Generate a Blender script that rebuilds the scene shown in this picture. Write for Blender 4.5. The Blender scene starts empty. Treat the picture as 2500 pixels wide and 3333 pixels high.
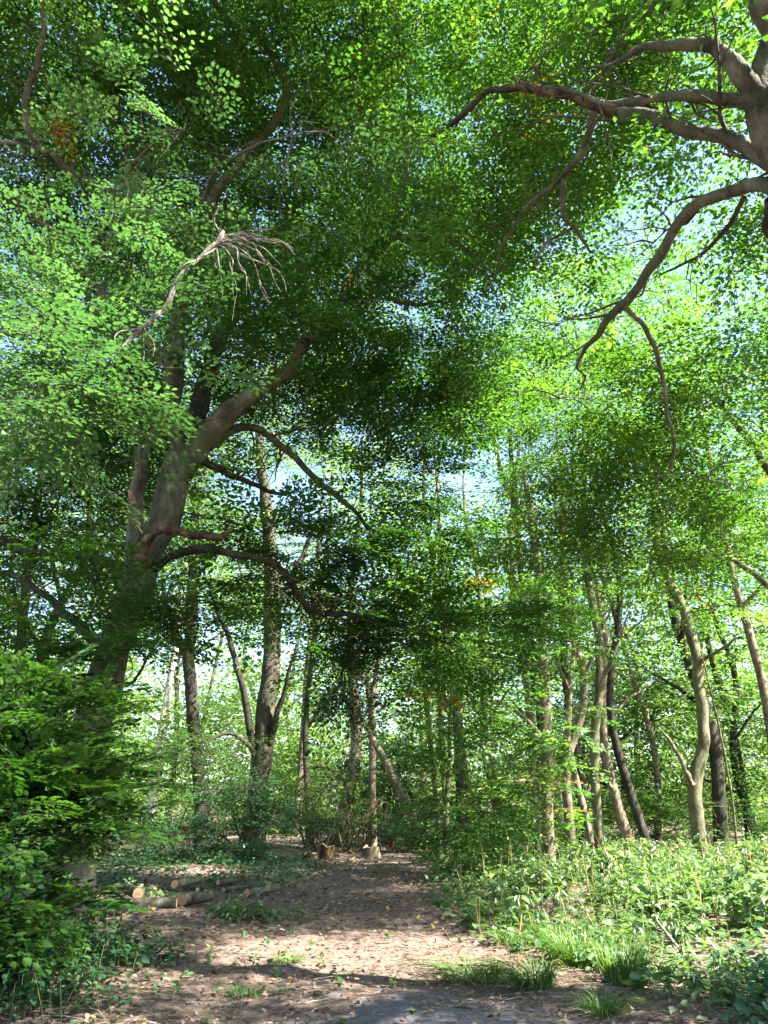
import bpy, math
import numpy as np
from mathutils import Vector, noise as mnoise

# ------------------------------------------------------------------ camera, sky, sun
sc = bpy.context.scene
CAMZ, PITCH, F, CX, CY = 1.6, math.radians(20.5), 2500.0, 1250.0, 1666.5
cam = bpy.data.cameras.new('camera'); cam_o = bpy.data.objects.new('camera', cam)
sc.collection.objects.link(cam_o); sc.camera = cam_o
cam.sensor_fit = 'VERTICAL'; cam.sensor_height = 36.0; cam.lens = 27.0
cam.clip_start = 0.05; cam.clip_end = 2000
cam_o.location = (0, 0, CAMZ); cam_o.rotation_euler = (math.pi/2 + PITCH, 0, 0)

SUN_EL = math.radians(48)
_az = np.array([0.93, -0.37]); _az /= np.linalg.norm(_az)
SUN = np.array([_az[0]*math.cos(SUN_EL), _az[1]*math.cos(SUN_EL), math.sin(SUN_EL)])

world = bpy.data.worlds.new('World'); sc.world = world; world.use_nodes = True
wn = world.node_tree; bg = wn.nodes['Background']
sky = wn.nodes.new('ShaderNodeTexSky'); sky.sky_type = 'NISHITA'; sky.sun_disc = False
sky.sun_elevation = SUN_EL; sky.sun_rotation = math.atan2(SUN[0], SUN[1])
sky.air_density = 1.0; sky.dust_density = 1.2; sky.ozone_density = 2.0
wn.links.new(sky.outputs[0], bg.inputs[0]); bg.inputs[1].default_value = 0.075

sl = bpy.data.lights.new('sun', 'SUN'); sl.energy = 5.0; sl.angle = math.radians(0.55); sl.color = (1.0, 0.965, 0.90)
so = bpy.data.objects.new('sun', sl); sc.collection.objects.link(so)
so.rotation_euler = Vector(SUN).to_track_quat('Z', 'Y').to_euler(); so.location = (20, -10, 30)

sc.view_settings.view_transform = 'Standard'; sc.view_settings.look = 'None'
sc.view_settings.gamma = 1.0; sc.view_settings.exposure = 3.05; sc.view_settings.use_curve_mapping = False
sc.render.engine = 'CYCLES'
cy = sc.cycles
cy.max_bounces = 6; cy.diffuse_bounces = 4; cy.glossy_bounces = 2; cy.transmission_bounces = 5; cy.transparent_max_bounces = 4
cy.caustics_reflective = False; cy.caustics_refractive = False
cy.sample_clamp_indirect = 8.0; cy.use_adaptive_sampling = True; cy.adaptive_threshold = 0.02
cy.use_denoising = True; cy.time_limit = 1150
try:
    cy.denoiser = 'OPENIMAGEDENOISE'; cy.denoising_input_passes = 'RGB_ALBEDO_NORMAL'; cy.denoising_prefilter = 'ACCURATE'
except Exception:
    pass
C = sc.collection

# ------------------------------------------------------------------ projection helpers (to measure where things stand)
_cp, _sp = math.cos(PITCH), math.sin(PITCH)
def pt(px, py, Y):
    x = (px-CX)/F; y = (CY-py)/F
    d = np.array([x, _cp - y*_sp, _sp + y*_cp])
    return np.array([0, 0, CAMZ]) + d*(Y/d[1])
def gnd(px, py, z=0.0):
    x = (px-CX)/F; y = (CY-py)/F
    d = np.array([x, _cp - y*_sp, _sp + y*_cp])
    return np.array([0, 0, CAMZ]) + d*((z-CAMZ)/d[2])
def cdepth(p):
    return p[..., 1]*_cp + (p[..., 2]-CAMZ)*_sp
def proj(p):
    d = np.maximum(cdepth(p), 0.05)
    return CX + F*p[..., 0]/d, CY - F*(-p[..., 1]*_sp + (p[..., 2]-CAMZ)*_cp)/d
def unit(v):
    return v/np.maximum(np.linalg.norm(v, axis=-1, keepdims=True), 1e-9)

# ------------------------------------------------------------------ mesh helpers
class Geo:
    def __init__(s): s.V = []; s.Fs = []; s.T = []; s.M = []; s.n = 0
    def add(s, V, Fc, tint=0.5, mat=0):
        V = np.asarray(V, np.float32).reshape(-1, 3); Fc = np.asarray(Fc, np.int32)
        if len(Fc) == 0: return s
        s.V.append(V); s.Fs.append(Fc + s.n); s.n += len(V)
        s.T.append(np.broadcast_to(np.asarray(tint, np.float32), (len(Fc),)).copy())
        s.M.append(np.full(len(Fc), mat, np.int32)); return s
    def build(s, name, mats, parent=None, base=None, smooth=False):
        me = bpy.data.meshes.new(name)
        if s.n:
            V = np.concatenate(s.V)
            if base is not None: V = V - np.asarray(base, np.float32)
            me.vertices.add(len(V)); me.vertices.foreach_set('co', V.ravel())
            loops = np.concatenate([f.ravel() for f in s.Fs])
            tot = np.concatenate([np.full(len(f), f.shape[1], np.int32) for f in s.Fs])
            st = np.concatenate([[0], np.cumsum(tot)[:-1]]).astype(np.int32)
            me.loops.add(len(loops)); me.loops.foreach_set('vertex_index', loops.astype(np.int32))
            me.polygons.add(len(tot)); me.polygons.foreach_set('loop_start', st)
            me.polygons.foreach_set('material_index', np.concatenate(s.M))
            if smooth: me.polygons.foreach_set('use_smooth', np.ones(len(tot), bool))
            a = me.attributes.new('tint', 'FLOAT', 'FACE'); a.data.foreach_set('value', np.concatenate(s.T))
            me.update(calc_edges=True)
        for m in (mats if isinstance(mats, (list, tuple)) else [mats]): me.materials.append(m)
        o = bpy.data.objects.new(name, me); C.objects.link(o)
        if parent is not None: o.parent = parent
        return o

def tag(o, label, cat=None, group=None, kind=None):
    if label: o['label'] = label
    if cat: o['category'] = cat
    if group: o['group'] = group
    if kind: o['kind'] = kind
    return o
def empty(name, loc, label, cat, group=None):
    o = bpy.data.objects.new(name, None); C.objects.link(o); o.location = tuple(float(v) for v in loc)
    o.empty_display_size = 0.2
    return tag(o, label, cat, group)

def tubes(P, R, sides=3):
    """batch of tapered tubes: P (N,K,3), R (N,K)"""
    P = np.asarray(P, float); R = np.asarray(R, float); N, K, _ = P.shape
    T = unit(np.gradient(P, axis=1))
    mt = np.abs(unit(P[:, -1]-P[:, 0])); ref = np.zeros((N, 3)); ref[np.arange(N), np.argmin(mt, axis=1)] = 1
    U = unit(np.cross(T, ref[:, None, :])); W = np.cross(T, U)
    a = np.arange(sides)*2*math.pi/sides
    V = P[:, :, None, :] + R[:, :, None, None]*(np.cos(a)[None, None, :, None]*U[:, :, None, :] + np.sin(a)[None, None, :, None]*W[:, :, None, :])
    idx = np.arange(N*K*sides).reshape(N, K, sides)
    nx = np.roll(idx, -1, axis=2)
    Fc = np.stack([idx[:, :-1], nx[:, :-1], nx[:, 1:], idx[:, 1:]], axis=-1).reshape(-1, 4)
    return V.reshape(-1, 3), Fc

def spline(pts, n):
    pts = np.asarray(pts, float); k = len(pts)
    if k == 2: return pts[0] + (pts[1]-pts[0])*np.linspace(0, 1, n)[:, None]
    e = np.vstack([2*pts[0]-pts[1], pts, 2*pts[-1]-pts[-2]])
    seg = np.r_[0, np.cumsum(np.linalg.norm(np.diff(pts[:, :3], axis=0), axis=1))]
    t = np.interp(np.linspace(0, seg[-1], n), seg, np.arange(k)); i = np.minimum(t.astype(int), k-2); u = (t-i)[:, None]
    p0, p1, p2, p3 = e[i], e[i+1], e[i+2], e[i+3]
    return 0.5*(2*p1 + (p2-p0)*u + (2*p0-5*p1+4*p2-p3)*u*u + (3*p1-p0-3*p2+p3)*u**3)

def limb_mesh(g, path, sides=12, rough=0.05, seed=0, cap=True, flare=0.0, mat=0, wig=0.0):
    """path (k,4): x,y,z,r -> one lumpy tube with closed end"""
    L = np.sum(np.linalg.norm(np.diff(path[:, :3], axis=0), axis=1))
    rm = float(np.mean(path[:, 3])); n = int(min(max(L/max(rm*(.9 if sides >= 12 else 1.7), 0.06), len(path)*2), 90 if sides >= 12 else 34))
    q = spline(path, n); P = q[:, :3]; R = np.maximum(q[:, 3], 0.004)
    if wig:
        u = np.linspace(0, 1, n); env = np.minimum(1, u*4)
        for i in range(n):
            w = mnoise.noise_vector(Vector(P[i])*(.32/max(rm, .02))**.5+Vector((seed*3.7, 0, 0))); P[i] += np.array(w)*(rm*.55+.03)*wig*env[i]
            R[i] *= 1+.10*mnoise.noise(Vector((u[i]*L*2.5, seed*1.3, 5)))
    V, Fc = tubes(P[None], R[None], sides); V = V.reshape(n, sides, 3)
    sc_ = 1.6/max(rm, 0.05)
    out = V.copy()
    for i in range(n):
        for j in range(sides):
            d = V[i, j]-P[i]; p = Vector((V[i, j][0]*sc_*0.5+seed*7.1, V[i, j][1]*sc_*0.5, V[i, j][2]*sc_*0.22))
            f = 1 + rough*2.2*mnoise.noise(p) + rough*0.9*mnoise.noise(p*3.1)
            if flare:
                h = max(0.0, 1-(P[i, 2]-P[0, 2])/(R[0]*3.2))
                f += flare*h*h*(0.55+0.75*max(0, math.sin(j*2*math.pi/sides*5+seed)))
            out[i, j] = P[i]+d*f
    V = out.reshape(-1, 3)
    if cap:
        V = np.vstack([V, P[-1]+(P[-1]-P[-2])*0.15]); k = len(V)-1; b = (n-1)*sides
        g.add(V, Fc, 0.5, mat); off = g.n-len(V)
        tri = np.array([[b+j, b+(j+1) % sides, k] for j in range(sides)], np.int32)
        g.Fs.append(tri+off); g.T.append(np.full(len(tri), .5, np.float32)); g.M.append(np.full(len(tri), mat, np.int32))
    else:
        g.add(V, Fc, 0.5, mat)
    return q

# ------------------------------------------------------------------ leaves
KITE = (np.array([[0, 0, 0], [.46, -.5, .10], [1, 0, -.04], [.46, .5, .10]]), np.array([[0, 1, 2, 3]]))
HEX = (np.array([[0, 0, 0], [.28, -.46, .09], [.70, -.36, .07], [1, 0, -.06], [.70, .36, .07], [.28, .46, .09]]), np.array([[0, 1, 2, 3], [0, 3, 4, 5]]))
LANCE = (np.array([[0, 0, 0], [.30, -.5, .08], [.68, -.34, .0], [1, 0, -.22], [.68, .34, .0], [.30, .5, .08]]), np.array([[0, 1, 2, 3], [0, 3, 4, 5]]))
LOBED = (np.array([[0, 0, 0], [-.05, -.42, .05], [.28, -.30, .04], [.45, -.62, .02], [.62, -.22, .03], [1, 0, -.06], [.62, .22, .03], [.45, .62, .02], [.28, .30, .04], [-.05, .42, .05]]),
         np.array([[0, 1, 2, 3], [0, 3, 4, 5], [0, 5, 6, 7], [0, 7, 8, 9]]))
def leaves(g, P, D, Nn, L, width=0.62, shape=KITE, tint=0.5, mat=0):
    n = len(P)
    if n == 0: return
    D = unit(D); S = unit(np.cross(Nn, D)); Nn = np.cross(D, S)
    T, Fc = shape; L = np.broadcast_to(np.asarray(L, float), (n,)); wd = np.broadcast_to(np.asarray(width, float), (n,))
    V = P[:, None, :] + L[:, None, None]*(T[None, :, 0, None]*D[:, None, :] + (T[None, :, 1, None]*wd[:, None, None])*S[:, None, :] + T[None, :, 2, None]*Nn[:, None, :])
    k = len(T); FF = (Fc[None] + (np.arange(n)*k)[:, None, None]).reshape(-1, Fc.shape[1])
    g.add(V.reshape(-1, 3), FF, np.repeat(np.broadcast_to(np.asarray(tint, np.float32), (n,)), len(Fc)), mat)

def sprays(g, rng, B, D, Nn, length, nleaf, leaf, shape=KITE, width=0.62, tint=None, jit=0.28, droop=0.18, mat=0, outf=1.0):
    """flat fronds with alternate leaves; B base, D direction, Nn up-normal"""
    N = len(B)
    if N == 0: return
    D = unit(D); S = unit(np.cross(Nn, D)); Nn = unit(np.cross(D, S))
    length = np.broadcast_to(np.asarray(length, float), (N,))
    t = (np.arange(nleaf)+0.6)/nleaf
    side = np.where(np.arange(nleaf) % 2 == 0, 1., -1.); side[-1] = 0
    pos = B[:, None, :] + (length[:, None]*t[None])[..., None]*D[:, None, :]
    pos[..., 2] -= (droop*length[:, None]*t[None]**2)
    # small side twigs: the lower leaves sit further out from the axis
    out = outf*(0.10+0.30*np.sin(math.pi*np.minimum(t*1.05, 1)))*rng.uniform(0.1, 1.0, (N, nleaf))*length[:, None]
    pos = pos + (out*side[None])[..., None]*S[:, None, :]
    ang = np.radians(48)*np.abs(side)[None] + rng.normal(0, .28, (N, nleaf))
    dd = np.cos(ang)[..., None]*D[:, None, :] + (np.sin(ang)*np.where(side == 0, 1, side)[None])[..., None]*S[:, None, :]
    dd = dd + rng.normal(0, .12, (N, nleaf, 3)); dd[..., 2] -= droop*0.6
    nn = Nn[:, None, :] + rng.normal(0, jit, (N, nleaf, 3))
    sz = leaf*rng.uniform(.55, 1.22, (N, nleaf))*(0.8+0.25*np.sin(math.pi*t))[None]
    if tint is None: tint = rng.uniform(0, .8, N)
    tint = np.asarray(tint, float)[:, None]; tt = np.where(tint > .945, np.clip(tint+rng.normal(0, .012, (N, nleaf)), .95, 1), np.clip(tint+rng.normal(0, .10, (N, nleaf)), 0, .93))
    keep = rng.random((N, nleaf)) < 0.94
    leaves(g, pos[keep], dd[keep], nn[keep], sz[keep], width, shape, tt[keep], mat)

def fronds(g, tw, rng, B, D, Nn, length, ns, nleaf, leaf, shape=KITE, width=0.62, tint=None, jit=.2, droop=.12, stem=True, twig_r=.004):
    """flat fans as beech carries them: an axis with alternate side sprays, all in one plane"""
    N = len(B); D = unit(D); S = unit(np.cross(Nn, D)); Nn = unit(np.cross(D, S)); length = np.broadcast_to(np.asarray(length, float), (N,))
    t = (np.arange(ns)+.35)/ns; side = np.where(np.arange(ns) % 2 == 0, 1., -1.)
    pos = B[:, None]+(length[:, None]*t[None])[..., None]*D[:, None]; pos[..., 2] -= droop*length[:, None]*t[None]**2
    ang = np.radians(52)*(1-.75*t**3)[None]+rng.normal(0, .16, (N, ns))
    d = np.cos(ang)[..., None]*D[:, None]+(np.sin(ang)*side[None])[..., None]*S[:, None]; d[..., 2] -= droop*.8*t[None]+rng.normal(0, .05, (N, ns))
    sl_ = length[:, None]*(.16+.42*np.sin(math.pi*(t*.78+.16)))[None]*rng.uniform(.7, 1.2, (N, ns))
    nn = np.repeat(Nn[:, None], ns, 1)+rng.normal(0, .09, (N, ns, 3))
    keep = rng.random((N, ns)) < .93
    tt = np.repeat(np.asarray(tint)[:, None], ns, 1)+np.where(np.asarray(tint)[:, None] < .94, rng.normal(0, .05, (N, ns)), 0)
    sprays(g, rng, pos[keep], d[keep], nn[keep], sl_[keep], nleaf, leaf, shape, width, tt[keep], jit, droop*1.2, 0, .45)
    tip = B+D*length[:, None]; tip[:, 2] -= droop*length; mid = B+D*length[:, None]*.5; mid[:, 2] -= droop*length*.25
    V, Fc = tubes(np.stack([B, mid, tip], 1), np.array([[1, .7, .3]])*twig_r*1.3*np.ones((N, 1)), 3); tw.add(V, Fc)
    if stem:
        p = pos[keep]; q = p+unit(d[keep])*sl_[keep][:, None]*.85; V, Fc = tubes(np.stack([p, q], 1), np.array([[.6, .25]])*twig_r*np.ones((len(p), 1)), 3); tw.add(V, Fc)

# gaps carved in the leaf cover: sun lanes shaped to let light in, and thin spots
SUN_LANES = []      # (point, radius, start)
THIN = []           # (px, py, rx, ry, strength, Ymin)
def lane(p, r, start=1.2): SUN_LANES.append((np.asarray(p, float), r, start))
def keep_mask(P, rng, lanes=True, thin=True):
    k = np.ones(len(P), bool)
    if lanes:
        for p, r, s in SUN_LANES:
            d = P-p; t = d@SUN; q = np.linalg.norm(d-t[:, None]*SUN, axis=1)
            k &= ~((t > s) & (q < r*(0.8+0.4*rng.random(len(P)))))
    if thin:
        px, py = proj(P)
        if thin == 'near': px = px+90
        for (x, y, rx, ry, st, ymin, *ym) in THIN:
            e = ((px-x)/rx)**2 + ((py-y)/ry)**2
            k &= ~((P[:, 1] > ymin) & (P[:, 1] < (ym[0] if ym else 999)) & (e < 1) & (rng.random(len(P)) < st*np.clip(1.6*(1-e)+.25, 0, 1)))
    return k

def sample_ellipsoids(rng, ells, clump=0.55, fz=1.5, soft=.56):
    out = []
    for e in ells:
        c = np.array(e[:3], float); r = np.array(e[3:6], float); n = int(e[6])
        if n <= 0: continue
        got = 0; acc = []
        while got < n:
            u = rng.normal(0, soft, size=(n*2, 3)); u /= np.maximum(1, np.linalg.norm(u, axis=1, keepdims=True)/1.6)
            p = c+u*r
            if clump > 0:
                v = np.array([mnoise.noise(Vector((q[0]*.75, q[1]*.75, q[2]*fz))) for q in p])
                p = p[v > (clump-0.62)*rng.uniform(.3, 1.2, len(p))]
            acc.append(p); got += len(p)
        out.append(np.concatenate(acc)[:n])
    return np.concatenate(out) if out else np.zeros((0, 3))

def grow(rng, nodes, B, tw, vox=1.1, r0=0.016, twig_r=0.005, sides=4, K=6):
    """branchlets from the nearest limb node to every clump of fronds, then twigs to each frond; returns frond directions"""
    key = np.floor(B/np.array([vox, vox, vox*0.7])).astype(int)
    _, inv = np.unique(key, axis=0, return_inverse=True); inv = inv.ravel(); G = inv.max()+1
    cnt = np.bincount(inv, minlength=G).astype(float)
    cen = np.stack([np.bincount(inv, weights=B[:, i], minlength=G)/cnt for i in range(3)], 1)
    nodes = np.asarray(nodes, float)[:, :3]
    order = np.argsort(np.min(np.linalg.norm(cen[:, None]-nodes[None, ::max(1, len(nodes)//120)], axis=2), axis=1))
    BP = np.zeros((G, K, 3)); R = np.zeros((G, K)); pool = nodes.copy(); prad = np.full(len(pool), 9.0)
    u = np.linspace(0, 1, K)[:, None]
    for gi in order:
        c = cen[gi]; d = np.linalg.norm(pool-c, axis=1)+0.35*np.maximum(pool[:, 2]-c[2]-0.2, 0); j = int(np.argmin(d)); a = pool[j]
        L = np.linalg.norm(c-a)+1e-6
        mid = (a+c)/2 + np.array([rng.normal(0, .10), rng.normal(0, .10), 0.14+rng.normal(0, .05)])*L
        P = (1-u)**2*a+2*u*(1-u)*mid+u*u*c
        P[1:-1] += rng.normal(0, .025*min(L, 1.5), (K-2, 3))
        ra = min(prad[j]*0.75, r0*(0.6+0.45*L)); rr = np.linspace(ra, max(ra*0.35, 0.004), K)
        BP[gi] = P; R[gi] = rr; pool = np.vstack([pool, P[1:]]); prad = np.r_[prad, rr[1:]]
    V, Fc = tubes(BP, R, sides); tw.add(V, Fc)
    br = BP[inv]                                   # N,K,3
    j = np.argmin(np.linalg.norm(br[:, 1:]-B[:, None], axis=2)+rng.uniform(0, .15, (len(B), K-1)), axis=1)+1
    a = br[np.arange(len(B)), j]; L = np.linalg.norm(B-a, axis=1, keepdims=True)
    axis = br[:, -1]-br[:, 0]
    D = unit(B-a+1e-4)*0.7 + unit(axis)*0.6 + rng.normal(0, .35, (len(B), 3)); D[:, 2] *= 0.35
    return unit(D), a

# ------------------------------------------------------------------ materials
def nt(name):
    m = bpy.data.materials.new(name); m.use_nodes = True; t = m.node_tree; t.nodes.clear()
    return m, t, t.nodes, t.links
def ramp(N, stops, interp='LINEAR'):
    r = N.new('ShaderNodeValToRGB'); cr = r.color_ramp; cr.interpolation = interp
    while len(cr.elements) > 1: cr.elements.remove(cr.elements[-1])
    for i, (p, c) in enumerate(stops):
        e = cr.elements[0] if i == 0 else cr.elements.new(p)
        e.position = p; e.color = (*c, 1)
    return r
def leaf_mat(name, greens, trans=0.45, rough=0.42, tgain=(1.35, 1.5, 0.5), spec=0.3):
    m, t, N, L = nt(name)
    at = N.new('ShaderNodeAttribute'); at.attribute_name = 'tint'
    r = ramp(N, greens); L.new(at.outputs['Fac'], r.inputs[0])
    no = N.new('ShaderNodeTexNoise'); no.inputs['Scale'].default_value = 26; no.inputs['Detail'].default_value = 2
    hs = N.new('ShaderNodeHueSaturation'); mp = N.new('ShaderNodeMapRange'); mp.inputs['To Min'].default_value = .72; mp.inputs['To Max'].default_value = 1.28
    L.new(no.outputs['Fac'], mp.inputs['Value']); L.new(mp.outputs[0], hs.inputs['Value']); L.new(r.outputs[0], hs.inputs['Color'])
    p = N.new('ShaderNodeBsdfPrincipled'); p.inputs['Roughness'].default_value = rough; p.inputs['Specular IOR Level'].default_value = spec
    L.new(hs.outputs[0], p.inputs['Base Color'])
    g = N.new('ShaderNodeVectorMath'); g.operation = 'MULTIPLY'; g.inputs[1].default_value = tgain; L.new(hs.outputs[0], g.inputs[0])
    tr = N.new('ShaderNodeBsdfTranslucent'); L.new(g.outputs[0], tr.inputs['Color'])
    mx = N.new('ShaderNodeMixShader'); mx.inputs[0].default_value = trans
    o = N.new('ShaderNodeOutputMaterial'); L.new(p.outputs[0], mx.inputs[1]); L.new(tr.outputs[0], mx.inputs[2]); L.new(mx.outputs[0], o.inputs[0])
    return m
def bark_mat(name, dark, mid, light, moss=None, scale=5.0, vert=0.35, bump=0.5, rough=0.85, mossamt=.5):
    m, t, N, L = nt(name)
    tc = N.new('ShaderNodeTexCoord'); mp = N.new('ShaderNodeMapping'); mp.inputs['Scale'].default_value = (1, 1, vert); L.new(tc.outputs['Object'], mp.inputs[0])
    n1 = N.new('ShaderNodeTexNoise'); n1.inputs['Scale'].default_value = scale; n1.inputs['Detail'].default_value = 7; n1.inputs['Roughness'].default_value = .65; L.new(mp.outputs[0], n1.inputs[0])
    r = ramp(N, [(.34, dark), (.5, mid), (.66, light)]); L.new(n1.outputs['Fac'], r.inputs[0]); col = r.outputs[0]
    nb = N.new('ShaderNodeTexNoise'); nb.inputs['Scale'].default_value = scale*.5; nb.inputs['Detail'].default_value = 9; nb.inputs['Roughness'].default_value = .75; L.new(tc.outputs['Object'], nb.inputs[0])
    rb_ = ramp(N, [(.34, (.32, .30, .26)), (.47, (.9, .9, .9)), (.57, (1.1, 1.1, 1.05)), (.66, (1.7, 1.72, 1.6))]); L.new(nb.outputs['Fac'], rb_.inputs[0])
    mb = N.new('ShaderNodeMix'); mb.data_type = 'RGBA'; mb.blend_type = 'MULTIPLY'; mb.inputs['Factor'].default_value = 1; L.new(col, mb.inputs['A']); L.new(rb_.outputs[0], mb.inputs['B']); col = mb.outputs['Result']
    if moss:
        n2 = N.new('ShaderNodeTexNoise'); n2.inputs['Scale'].default_value = 1.3; n2.inputs['Detail'].default_value = 5; L.new(tc.outputs['Object'], n2.inputs[0])
        r2 = ramp(N, [(.62-.25*mossamt, (0, 0, 0)), (.80-.2*mossamt, (1, 1, 1))]); L.new(n2.outputs['Fac'], r2.inputs[0])
        mx = N.new('ShaderNodeMix'); mx.data_type = 'RGBA'; L.new(r2.outputs[0], mx.inputs['Factor']); L.new(col, mx.inputs['A']); mx.inputs['B'].default_value = (*moss, 1); col = mx.outputs['Result']
    n3 = N.new('ShaderNodeTexNoise'); n3.inputs['Scale'].default_value = scale*7; n3.inputs['Detail'].default_value = 4; L.new(mp.outputs[0], n3.inputs[0])
    b = N.new('ShaderNodeBump'); b.inputs['Strength'].default_value = min(1, bump*1.5); b.inputs['Distance'].default_value = 0.03; L.new(n3.outputs['Fac'], b.inputs['Height'])
    p = N.new('ShaderNodeBsdfPrincipled'); p.inputs['Roughness'].default_value = rough; p.inputs['Specular IOR Level'].default_value = .2
    L.new(col, p.inputs['Base Color']); L.new(b.outputs[0], p.inputs['Normal'])
    o = N.new('ShaderNodeOutputMaterial'); L.new(p.outputs[0], o.inputs[0]); return m
def flat_mat(name, c1, c2, scale=8, rough=.8):
    m, t, N, L = nt(name)
    n = N.new('ShaderNodeTexNoise'); n.inputs['Scale'].default_value = scale; n.inputs['Detail'].default_value = 5
    tc = N.new('ShaderNodeTexCoord'); L.new(tc.outputs['Object'], n.inputs[0])
    r = ramp(N, [(.35, c1), (.68, c2)]); L.new(n.outputs['Fac'], r.inputs[0])
    p = N.new('ShaderNodeBsdfPrincipled'); p.inputs['Roughness'].default_value = rough; L.new(r.outputs[0], p.inputs['Base Color'])
    o = N.new('ShaderNodeOutputMaterial'); L.new(p.outputs[0], o.inputs[0]); return m
AUT = [(.955, (.17, .17, .02)), (.975, (.42, .26, .02)), (1.0, (.42, .14, .02))]
M = {}
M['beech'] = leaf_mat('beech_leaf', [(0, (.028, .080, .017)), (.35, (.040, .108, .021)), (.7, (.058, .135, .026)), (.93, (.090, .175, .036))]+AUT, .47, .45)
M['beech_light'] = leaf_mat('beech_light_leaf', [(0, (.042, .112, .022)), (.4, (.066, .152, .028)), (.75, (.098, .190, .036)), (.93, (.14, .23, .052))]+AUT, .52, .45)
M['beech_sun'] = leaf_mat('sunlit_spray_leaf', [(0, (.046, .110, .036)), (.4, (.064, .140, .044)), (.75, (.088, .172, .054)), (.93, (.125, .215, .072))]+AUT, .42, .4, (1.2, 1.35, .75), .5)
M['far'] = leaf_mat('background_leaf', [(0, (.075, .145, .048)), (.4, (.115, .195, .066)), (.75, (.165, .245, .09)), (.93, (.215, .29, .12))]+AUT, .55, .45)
M['blue'] = leaf_mat('shrub_leaf', [(0, (.022, .070, .030)), (.5, (.035, .100, .042)), (.93, (.060, .140, .060))]+AUT, .32, .32, spec=.5)
M['herb'] = leaf_mat('undergrowth_leaf', [(0, (.050, .110, .035)), (.4, (.085, .155, .055)), (.75, (.130, .205, .085)), (.95, (.20, .27, .13)), (1, (.28, .29, .11))], .38, .38, spec=.5)
M['grass'] = leaf_mat('grass_blade', [(0, (.042, .100, .024)), (.5, (.070, .145, .036)), (.88, (.13, .20, .06)), (1, (.34, .30, .14))], .4, .4)
M['dry'] = leaf_mat('dry_leaf', [(0, (.06, .038, .027)), (.25, (.12, .078, .055)), (.55, (.21, .145, .10)), (.84, (.27, .20, .14)), (.93, (.30, .17, .06)), (.97, (.40, .31, .07)), (1, (.08, .14, .05))], .2, .6, (1.2, 1.0, .7), .25)
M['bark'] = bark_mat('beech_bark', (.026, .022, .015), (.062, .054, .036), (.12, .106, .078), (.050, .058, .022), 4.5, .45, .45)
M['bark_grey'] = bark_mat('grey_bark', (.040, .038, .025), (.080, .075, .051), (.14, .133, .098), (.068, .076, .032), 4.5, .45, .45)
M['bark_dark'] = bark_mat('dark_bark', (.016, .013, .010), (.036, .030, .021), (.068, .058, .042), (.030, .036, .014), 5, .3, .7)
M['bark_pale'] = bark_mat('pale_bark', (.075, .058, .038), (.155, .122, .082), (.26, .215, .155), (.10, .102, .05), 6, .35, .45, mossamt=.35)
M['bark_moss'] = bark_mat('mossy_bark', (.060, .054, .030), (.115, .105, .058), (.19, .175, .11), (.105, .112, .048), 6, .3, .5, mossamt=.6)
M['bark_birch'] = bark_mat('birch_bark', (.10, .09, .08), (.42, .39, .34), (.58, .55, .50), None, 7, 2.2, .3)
M['twig'] = bark_mat('twig_bark', (.030, .025, .018), (.055, .046, .032), (.10, .085, .060), None, 9, .5, .2)
M['dead'] = bark_mat('dead_wood', (.075, .060, .048), (.16, .135, .11), (.28, .25, .21), None, 9, .4, .4)
M['rot'] = bark_mat('rotten_wood', (.022, .015, .009), (.085, .055, .028), (.19, .135, .075), None, 7, .5, .9)
M['dead_brown'] = bark_mat('dead_brown_wood', (.06, .04, .022), (.15, .105, .055), (.25, .18, .10), None, 9, .3, .8)
M['wood'] = flat_mat('split_wood', (.16, .09, .05), (.30, .19, .11), 14)
M['stem'] = flat_mat('undergrowth_stem', (.26, .20, .05), (.36, .17, .07), 5, .5)
M['stem_green'] = flat_mat('green_stem', (.10, .14, .04), (.18, .18, .06), 5, .6)
M['petal'] = flat_mat('pink_petal', (.55, .16, .36), (.70, .30, .50), 12, .6)

def cut_mat():
    m, t, N, L = nt('cut_wood')
    at = N.new('ShaderNodeAttribute'); at.attribute_name = 'ringr'
    n = N.new('ShaderNodeTexNoise'); n.inputs['Scale'].default_value = 9; n.inputs['Detail'].default_value = 4
    ad = N.new('ShaderNodeMath'); ad.operation = 'MULTIPLY_ADD'; ad.inputs[1].default_value = .10; L.new(n.outputs['Fac'], ad.inputs[0]); L.new(at.outputs['Fac'], ad.inputs[2])
    si = N.new('ShaderNodeMath'); si.operation = 'MULTIPLY'; si.inputs[1].default_value = 60; L.new(ad.outputs[0], si.inputs[0])
    s2 = N.new('ShaderNodeMath'); s2.operation = 'SINE'; L.new(si.outputs[0], s2.inputs[0])
    m1 = N.new('ShaderNodeMapRange'); m1.inputs['From Min'].default_value = -1; m1.inputs['To Min'].default_value = 0; L.new(s2.outputs[0], m1.inputs[0])
    r1 = ramp(N, [(0, (.40, .245, .125)), (1, (.50, .325, .18))]); L.new(m1.outputs[0], r1.inputs[0])
    r2 = ramp(N, [(0, (.78, .62, .5)), (.25, (1, .92, .85)), (.85, (1.08, 1, .92)), (.95, (.6, .5, .4)), (1, (.25, .2, .15))]); L.new(at.outputs['Fac'], r2.inputs[0])
    mx = N.new('ShaderNodeMix'); mx.data_type = 'RGBA'; mx.blend_type = 'MULTIPLY'; mx.inputs['Factor'].default_value = 1; L.new(r1.outputs[0], mx.inputs['A']); L.new(r2.outputs[0], mx.inputs['B'])
    p = N.new('ShaderNodeBsdfPrincipled'); p.inputs['Roughness'].default_value = .75; L.new(mx.outputs['Result'], p.inputs['Base Color'])
    o = N.new('ShaderNodeOutputMaterial'); L.new(p.outputs[0], o.inputs[0]); return m
M['cut'] = cut_mat()

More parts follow.
